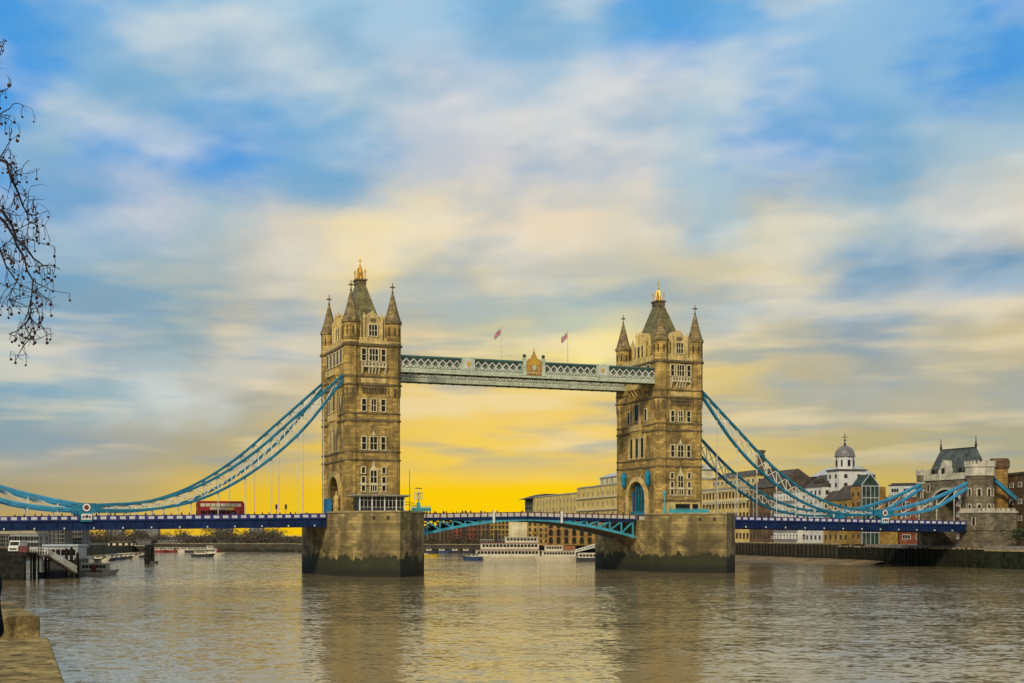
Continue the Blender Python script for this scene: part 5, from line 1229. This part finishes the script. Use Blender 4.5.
# ================================================================== left landing stage
Y = 277
r = thing('timber_jetty', 'dark timber jetty carrying a parked van at the left edge', 'jetty', (-112, Y, 0))
MB().box(-30, 11.2, 0, 14, 5.0, 5.7).build('deck', tarwood, r)
for k in range(13):
    x = 11.0-k*2.4; pmh = MB().lathe([(.34,-1),(.32,5.0)], 8).mesh('pile', tarwood)
    for y in (.4, 6, 13): link('pile', pmh, r, (x-.4, y, 0))
m = MB()
for k in range(6): m.bar((10.6-k*4.8, .3, .4), (5.8-k*4.8, .3, 4.8), .3, .35); m.bar((5.8-k*4.8, .2, .4), (10.6-k*4.8, .2, 4.8), .3, .35)
m.build('cross_braces', tarwood, r)
m = MB(); m.box(4.8, 10.8, -.2, .1, -.5, 4.9); m.build('fender_boarding', tarwood, r)
r = thing('delivery_van', 'white van parked nose on at the end of the dark jetty', 'van', (gaz(12.5, 279), 279.5, 5.7))
m = MB(); m.prism_x([(-.2,.35),(5.0,.35),(5.0,2.5),(.9,2.5),(.45,1.5),(-.2,1.15)], -1.05, 1.05); m.build('body', white_p, r)
m = MB(); m.add([(-.92,.80,2.3),(.92,.80,2.3),(.92,.42,1.52),(-.92,.42,1.52),(-.92,.86,2.3),(.92,.86,2.3),(.92,.5,1.52),(-.92,.5,1.52)], [(0,1,2,3),(4,7,6,5),(0,4,5,1),(1,5,6,2),(2,6,7,3),(3,7,4,0)]); m.build('windscreen', glass, r)
m = MB(); m.box(-.7,.7,-.25,-.2,.6,.95); m.build('grille', iron, r)
for s in (-1,1):
    m = MB(); m.box(s*.85-.15, s*.85+.15, -.26, -.2, .85, 1.05); m.build('headlight', bus_cream, r)
    for y in (.8, 4.1):
        m = MB(); m.prism_x([(y+.36*math.cos(2*math.pi*k/12), .36+.36*math.sin(2*math.pi*k/12)) for k in range(12)], s*.9-.14, s*.9+.14); m.build('wheel', tyre, r)
r = thing('red_skip', 'dark red container beside the white van on the jetty', 'container', (gaz(23.5, 279), 279, 5.7)); MB().box(-.9,.9,-.6,.8,.1,1.3).build('body', redp, r); m = MB(); m.box(-.95,.95,-.65,.85,1.3,1.4); m.build('lid', redp, r); m = MB(); m.box(-.8,-.5,-.4,.6,0,.1); m.box(.5,.8,-.4,.6,0,.1); m.build('skids', iron, r)
r = thing('access_platform', 'raised platform with white railings between jetty and gangway', 'platform', (gaz(37, 283), 283, 0))
MB().box(-2.6, 2.2, 0, 3, 4.9, 5.3).build('deck', timber, r)
for x, y in ((.2,.3),(1.6,2.6),(-2.2,2.6)):
    MB().lathe([(.22,-1),(.2,4.9)], 8, (x,y)).build('post', tarwood, r)
m = MB()
for k in range(10): m.box(-2.6+k*.53-.04, -2.6+k*.53+.04, .02, .1, 5.3, 6.7)
for z in (6.0, 6.65): m.box(-2.6, 2.2, .02, .1, z, z+.08)
m.build('railing', white_p, r)
r = thing('gangway', 'pale trellis sided gangway sloping down from the platform to the pontoon', 'gangway', (gaz(47.5, 284), 284, 0))
a, b_ = Vector((-.4,0,5.0)), Vector((4.2,5,1.1)); MB().bar(a, b_, 1.6, .3).build('deck', timber, r)
sd_ = (b_-a).cross(Vector((0,0,1))).normalized()
for s in (-.8, .8):
    m = MB(); m.bar(a+sd_*s+Vector((0,0,1.5)), b_+sd_*s+Vector((0,0,1.5)), .1, .12); m.bar(a+sd_*s+Vector((0,0,.3)), b_+sd_*s+Vector((0,0,.3)), .1, .12)
    for k in range(13):
        p = a.lerp(b_, k/13)+sd_*s; q = a.lerp(b_, (k+1)/13)+sd_*s
        m.bar(p+Vector((0,0,.3)), q+Vector((0,0,1.5)), .08, .1); m.bar(p+Vector((0,0,1.5)), q+Vector((0,0,.3)), .08, .1)
    m.build('trellis_side', offw, r)
r = thing('landing_pontoon', 'dark floating pontoon with pale glazed shelter by the left landing stage', 'pontoon', (gaz(66, 300), 297, 0))
MB().box(-4.2, 3.4, -3, 6, -.5, 1.2).build('hull', hulld, r); m = MB(); m.box(-3.4, 2.6, 0, 5, 1.2, 3.9); m.build('shelter', hulld, r)
m = MB(); m.box(-3.8, 3.0, -.6, 5.6, 3.9, 4.2); m.build('shelter_roof', greyl, r)
r = thing('pontoon_office', 'pale grey waterside office with window band behind the landing stage', 'office', (gaz(61, 345), 345, 0))
MB().box(-5, 4.6, 0, 8, -.5, 3.2).build('base', hulld, r); MB().box(-4.6, 4.2, .3, 7.6, 3.2, 6.4).build('wall', greyl, r); MB().box(-4.9, 4.5, -.1, 8, 6.4, 6.9).build('roof', mat('pale_blue_roof', (0.42,0.47,0.52), .6, .06, .5), r)
m = MB()
for k in range(6): m.box(-4.0+k*1.32, -3.0+k*1.32, .2, .32, 4.1, 5.6)
m.build('windows', glass, r)
pl = MB().lathe([(.36,-1),(.33,6.4),(.1,6.9)], 9).mesh('mooring_pile', tarwood)
for px, Y, top, lab in ((66.5,292,6.6,'thick dark mooring pile at the foot of the gangway'),(71.5,293,6.9,'dark mooring pile just right of the gangway foot'),(77.5,297,5.6,'shorter dark mooring pile next to the passenger boat')):
    tag(link('mooring_pile', pl, None, (gaz(px,Y), Y, top-6.9)), lab, 'mooring pile')
r = thing('mooring_dolphin', 'black timber dolphin standing alone in the river on the left', 'mooring dolphin', (gaz(149.5, 430), 430, 0))
for k, (x, y) in enumerate(((-1.1,0),(-.4,-.5),(.4,-.5),(1.1,0),(0,.7))):
    MB().tube([(x*1.15,y*1.15,-1),(x*.95,y*.95,6.1)], [.45,.42], 8).build('pile', tarwood, r)
for z_ in (1.2, 4.8):
    m = MB(); m.box(-1.6,1.6,-.95,-.6,z_,z_+.5); m.build('waling', tarwood, r)
m = MB(); m.box(.6,2.6,-1.1,1.0,-.4,.9); m.build('float', hulld, r)

# ================================================================== foreground: river wall, person, plane tree
fg_stone = mat('foreground_coping_stone', (0.40,0.285,0.105), .95, .3, 2.4, stain=((0.06,0.045,0.018), .9, 3.2), bump=1.0, spec=.15)
fg_face = mat('foreground_wall_stone', (0.26,0.18,0.06), .95, .2, .9, stain=((0.06,0.05,0.025), .75, .8), bump=.8, algae=3.0)
structure('wharf_pavement', MB().prism([(-60,-40),(60,-40),(60,-16),(2.5,-4),(-3.2,10.0),(-8.2,21.5),(-60,140)], -2, 7.95), paving)
r = thing('river_wall', 'weathered stone wharf wall with stepped coping in the bottom left corner', 'wall', (-5, 14, 0))
def lp(l): return [(x+5, y-14) for x, y in l]
e0, e1, e2, e3 = (-1.2, 4.5), (-5.99, 17.25), (-6.19, 17.5), (-8.0, 21.3)
def off(p, d): return (p[0]-d*.92, p[1]-d*.38)
MB().prism(lp([e0, e1, off(e1,1.9), off(e0,1.9)]), 0, 8.05).build('wall', fg_face, r); MB().prism(lp([e1, e3, off(e3,1.7), off(e1,1.7)]), 0, 8.05).build('wall', fg_face, r)
k0 = 0.0
for a, b_ in ((0,.22),(.22,.50),(.50,.70),(.70,.86),(.86,1.0)):
    A = Vector(e0).lerp(Vector(e1), a+.0015); B = Vector(e0).lerp(Vector(e1), b_-.0015)
    o = MB().prism(lp([A, B, off(B,2.0), off(A,2.0)]), 8.05, 8.36).build('coping_stone', fg_stone, r)
    bv = o.modifiers.new('worn', 'BEVEL'); bv.width = .035; bv.segments = 3
o = MB().prism(lp([e2, e3, off(e3,1.3), (e2[0]-.62,e2[1]-.02)]), 8.06, 8.615).build('upper_coping_stone', fg_stone, r); bv = o.modifiers.new('worn', 'BEVEL'); bv.width = .03; bv.segments = 3
m = MB(); A = (e2[0]-.64, e2[1]-.015); m.prism(lp([A, off((e2[0]-.2, e2[1]+.7),.9), off((e2[0]-.2,e2[1]+.7),3.0), (A[0]-2.5, A[1]-.1)]), 8.06, 8.60); o = m.build('upper_coping_stone', fg_stone, r); bv = o.modifiers.new('worn', 'BEVEL'); bv.width = .03; bv.segments = 3

coat = mat('navy_coat', (0.008,0.011,0.02), .95, .35, 9, bump=.8, spec=.1)
V = [(0,0,.98),(0,0,1.2),(0,0,1.42),(0,0,1.52),(0,-.01,1.6),(0,-.02,1.70),
     (.11,0,.92),(.12,-.02,.5),(.12,.03,.09),(.12,-.15,.05),(-.11,0,.92),(-.12,0,.5),(-.12,.05,.09),(-.12,-.13,.05),
     (.19,0,1.42),(.275,.05,1.20),(.20,-.12,1.04),(.14,-.18,1.02),(-.19,0,1.42),(-.275,.05,1.20),(-.20,-.12,1.04),(-.14,-.18,1.02)]
E_ = [(0,1),(1,2),(2,3),(3,4),(4,5),(0,6),(6,7),(7,8),(8,9),(0,10),(10,11),(11,12),(12,13),(2,14),(14,15),(15,16),(16,17),(2,18),(18,19),(19,20),(20,21)]
Rr = [.20,.17,.17,.06,.085,.09,.14,.075,.055,.05,.10,.075,.055,.05,.085,.07,.055,.04,.085,.07,.055,.04]
po = link('person', skin_mesh(V, E_, Rr, coat, 2), None, (-3.915, 9.5, 7.95), R(165))
tag(po, 'person in a dark navy coat standing at the left edge of the picture', 'person')
m = MB(); m.ball((0,0,1.69), .118, 14, 0, 1.15); m.build('hair', hairm, po, (0,.02,0), True)
m = MB(); m.ball((0,-.03,1.655), .095, 14, 0, 1.2); m.ball((0,-.128,1.65), .018, 8); m.build('face', skin, po, (0,-.012,0), True)

twm = mat('plane_tree_twig', (0.022,0.016,0.012), .9, .2, 6); seedm = mat('plane_seed_ball', (0.05,0.022,0.018), .95, .2, 20)
YT = 14.0
def tp(px, py, dy=0.0): Yd = YT+dy; return (gaz(px-3,Yd)+9.6, Yd-YT, zz(py,Yd)-7.95)
r = thing('plane_tree', 'bare plane tree with hanging seed balls reaching in at upper left', 'tree', (-9.6, YT, 7.95))
MB().tube([(0,0,0),(.05,.1,2.2),(-.1,0,4.5),(.1,.1,7.0),(.3,0,9.5)], [.42,.36,.30,.22,.12], 10).build('trunk', bark, r)
rt = random.Random(5); tw = MB(); bl = []
def limb(pts, r0, r1, dy0=0.0):
    P3 = [tp(x, y, dy0+rt.uniform(-.25,.25)) for x, y in pts]; n = len(P3)
    # refine with kinks
    Q3 = [Vector(P3[0])]
    for a, b in zip(P3, P3[1:]):
        a, b = Vector(a), Vector(b); mid = (a+b)/2 + Vector((rt.gauss(0,1), rt.gauss(0,1), rt.gauss(0,1)))*(b-a).length*.06; Q3 += [mid, b]
    tw.tube(Q3, [r0+(r1-r0)*i/(len(Q3)-1) for i in range(len(Q3))], 5); return Q3
def spray(Q3, n, length, r0, depth=1):
    for _ in range(n):
        i = rt.randrange(1, len(Q3)); base = Vector(Q3[i]); d = Vector((rt.uniform(-.5,1), rt.uniform(-.7,.7), rt.uniform(-1.0,.75))).normalized()
        pts = [base]; L = length*rt.uniform(.5,1.2); k = 4
        for j in range(k): d = (d + Vector((rt.gauss(0,.3), rt.gauss(0,.3), rt.gauss(-.04,.3)))).normalized(); pts.append(pts[-1]+d*L/k)
        tw.tube(pts, [r0*(1-.65*j/k) for j in range(k+1)], 4)
        if depth > 0: spray(pts, 2, L*.55, r0*.6, depth-1)
        if rt.random() < .62:
            e = pts[rt.randrange(2, k+1)]; h = rt.uniform(.03,.11); tw.tube([e, e+Vector((rt.uniform(-.03,.03),0,-h))], .0035, 3); bl.append(e+Vector((0,0,-h-.02)))
A = limb([(-75,110),(-40,165),(-12,205),(8,222),(20,246),(30,270),(35,292),(31,312),(30,338)], .021, .004)
B = limb([(-12,205),(6,212),(20,240),(32,252),(42,262),(50,266)], .02, .005)
C_ = limb([(32,318),(42,326),(50,335)], .008, .004); D_ = limb([(33,318),(22,330),(12,334)], .008, .004); E2 = limb([(34,312),(34,338),(24,350),(18,362)], .008, .003)
F_ = limb([(-60,120),(-20,150),(2,160),(14,178),(26,206),(32,222)], .024, .006)
G_ = limb([(-50,80),(-15,95),(2,92),(14,86)], .016, .004); H_ = limb([(-40,40),(-8,62),(3,55),(9,40)], .012, .003)
I_ = limb([(-40,130),(-6,120),(6,112),(16,104)], .012, .004); J_ = limb([(-12,205),(4,252),(20,282),(12,300)], .014, .004)
K_ = limb([(2,160),(8,150),(14,140),(15,128)], .008, .003); L_ = limb([(14,178),(24,172),(32,160)], .007, .003)
limb([(-190,-40),(-130,30),(-75,110)], .09, .04); limb([(-130,30),(-60,120)], .05, .026); limb([(-130,30),(-85,45),(-50,80)], .04, .018); limb([(-85,45),(-40,40)], .02, .012); limb([(-75,110),(-40,130)], .02, .012)
spray(A, 38, .36, .0058); spray(B, 18, .22, .005); spray(F_, 28, .30, .0055); spray(J_, 22, .30, .005); spray(C_, 3, .14, .004, 0); spray(D_, 4, .14, .004, 0); spray(E2, 3, .12, .004, 0)
spray(G_, 8, .22, .005, 0); spray(H_, 7, .2, .005, 0); spray(I_, 10, .26, .005); spray(K_, 4, .15, .004, 0)
tw.build('branches', twm, r)
rt.shuffle(bl); sbm = MB().ball((0,0,0), .0175, 8).mesh('seed_ball', seedm)
for p in bl[:98]: link('seed_ball', sbm, r, p).scale = (rt.uniform(.75,1.15),)*3
if len(bl) > 98:
    m = MB()
    for p in bl[98:]: m.ball(p, rt.uniform(.011,.018), 8)
    tag(m.build('seed_ball_cluster', seedm, r), kind='stuff')
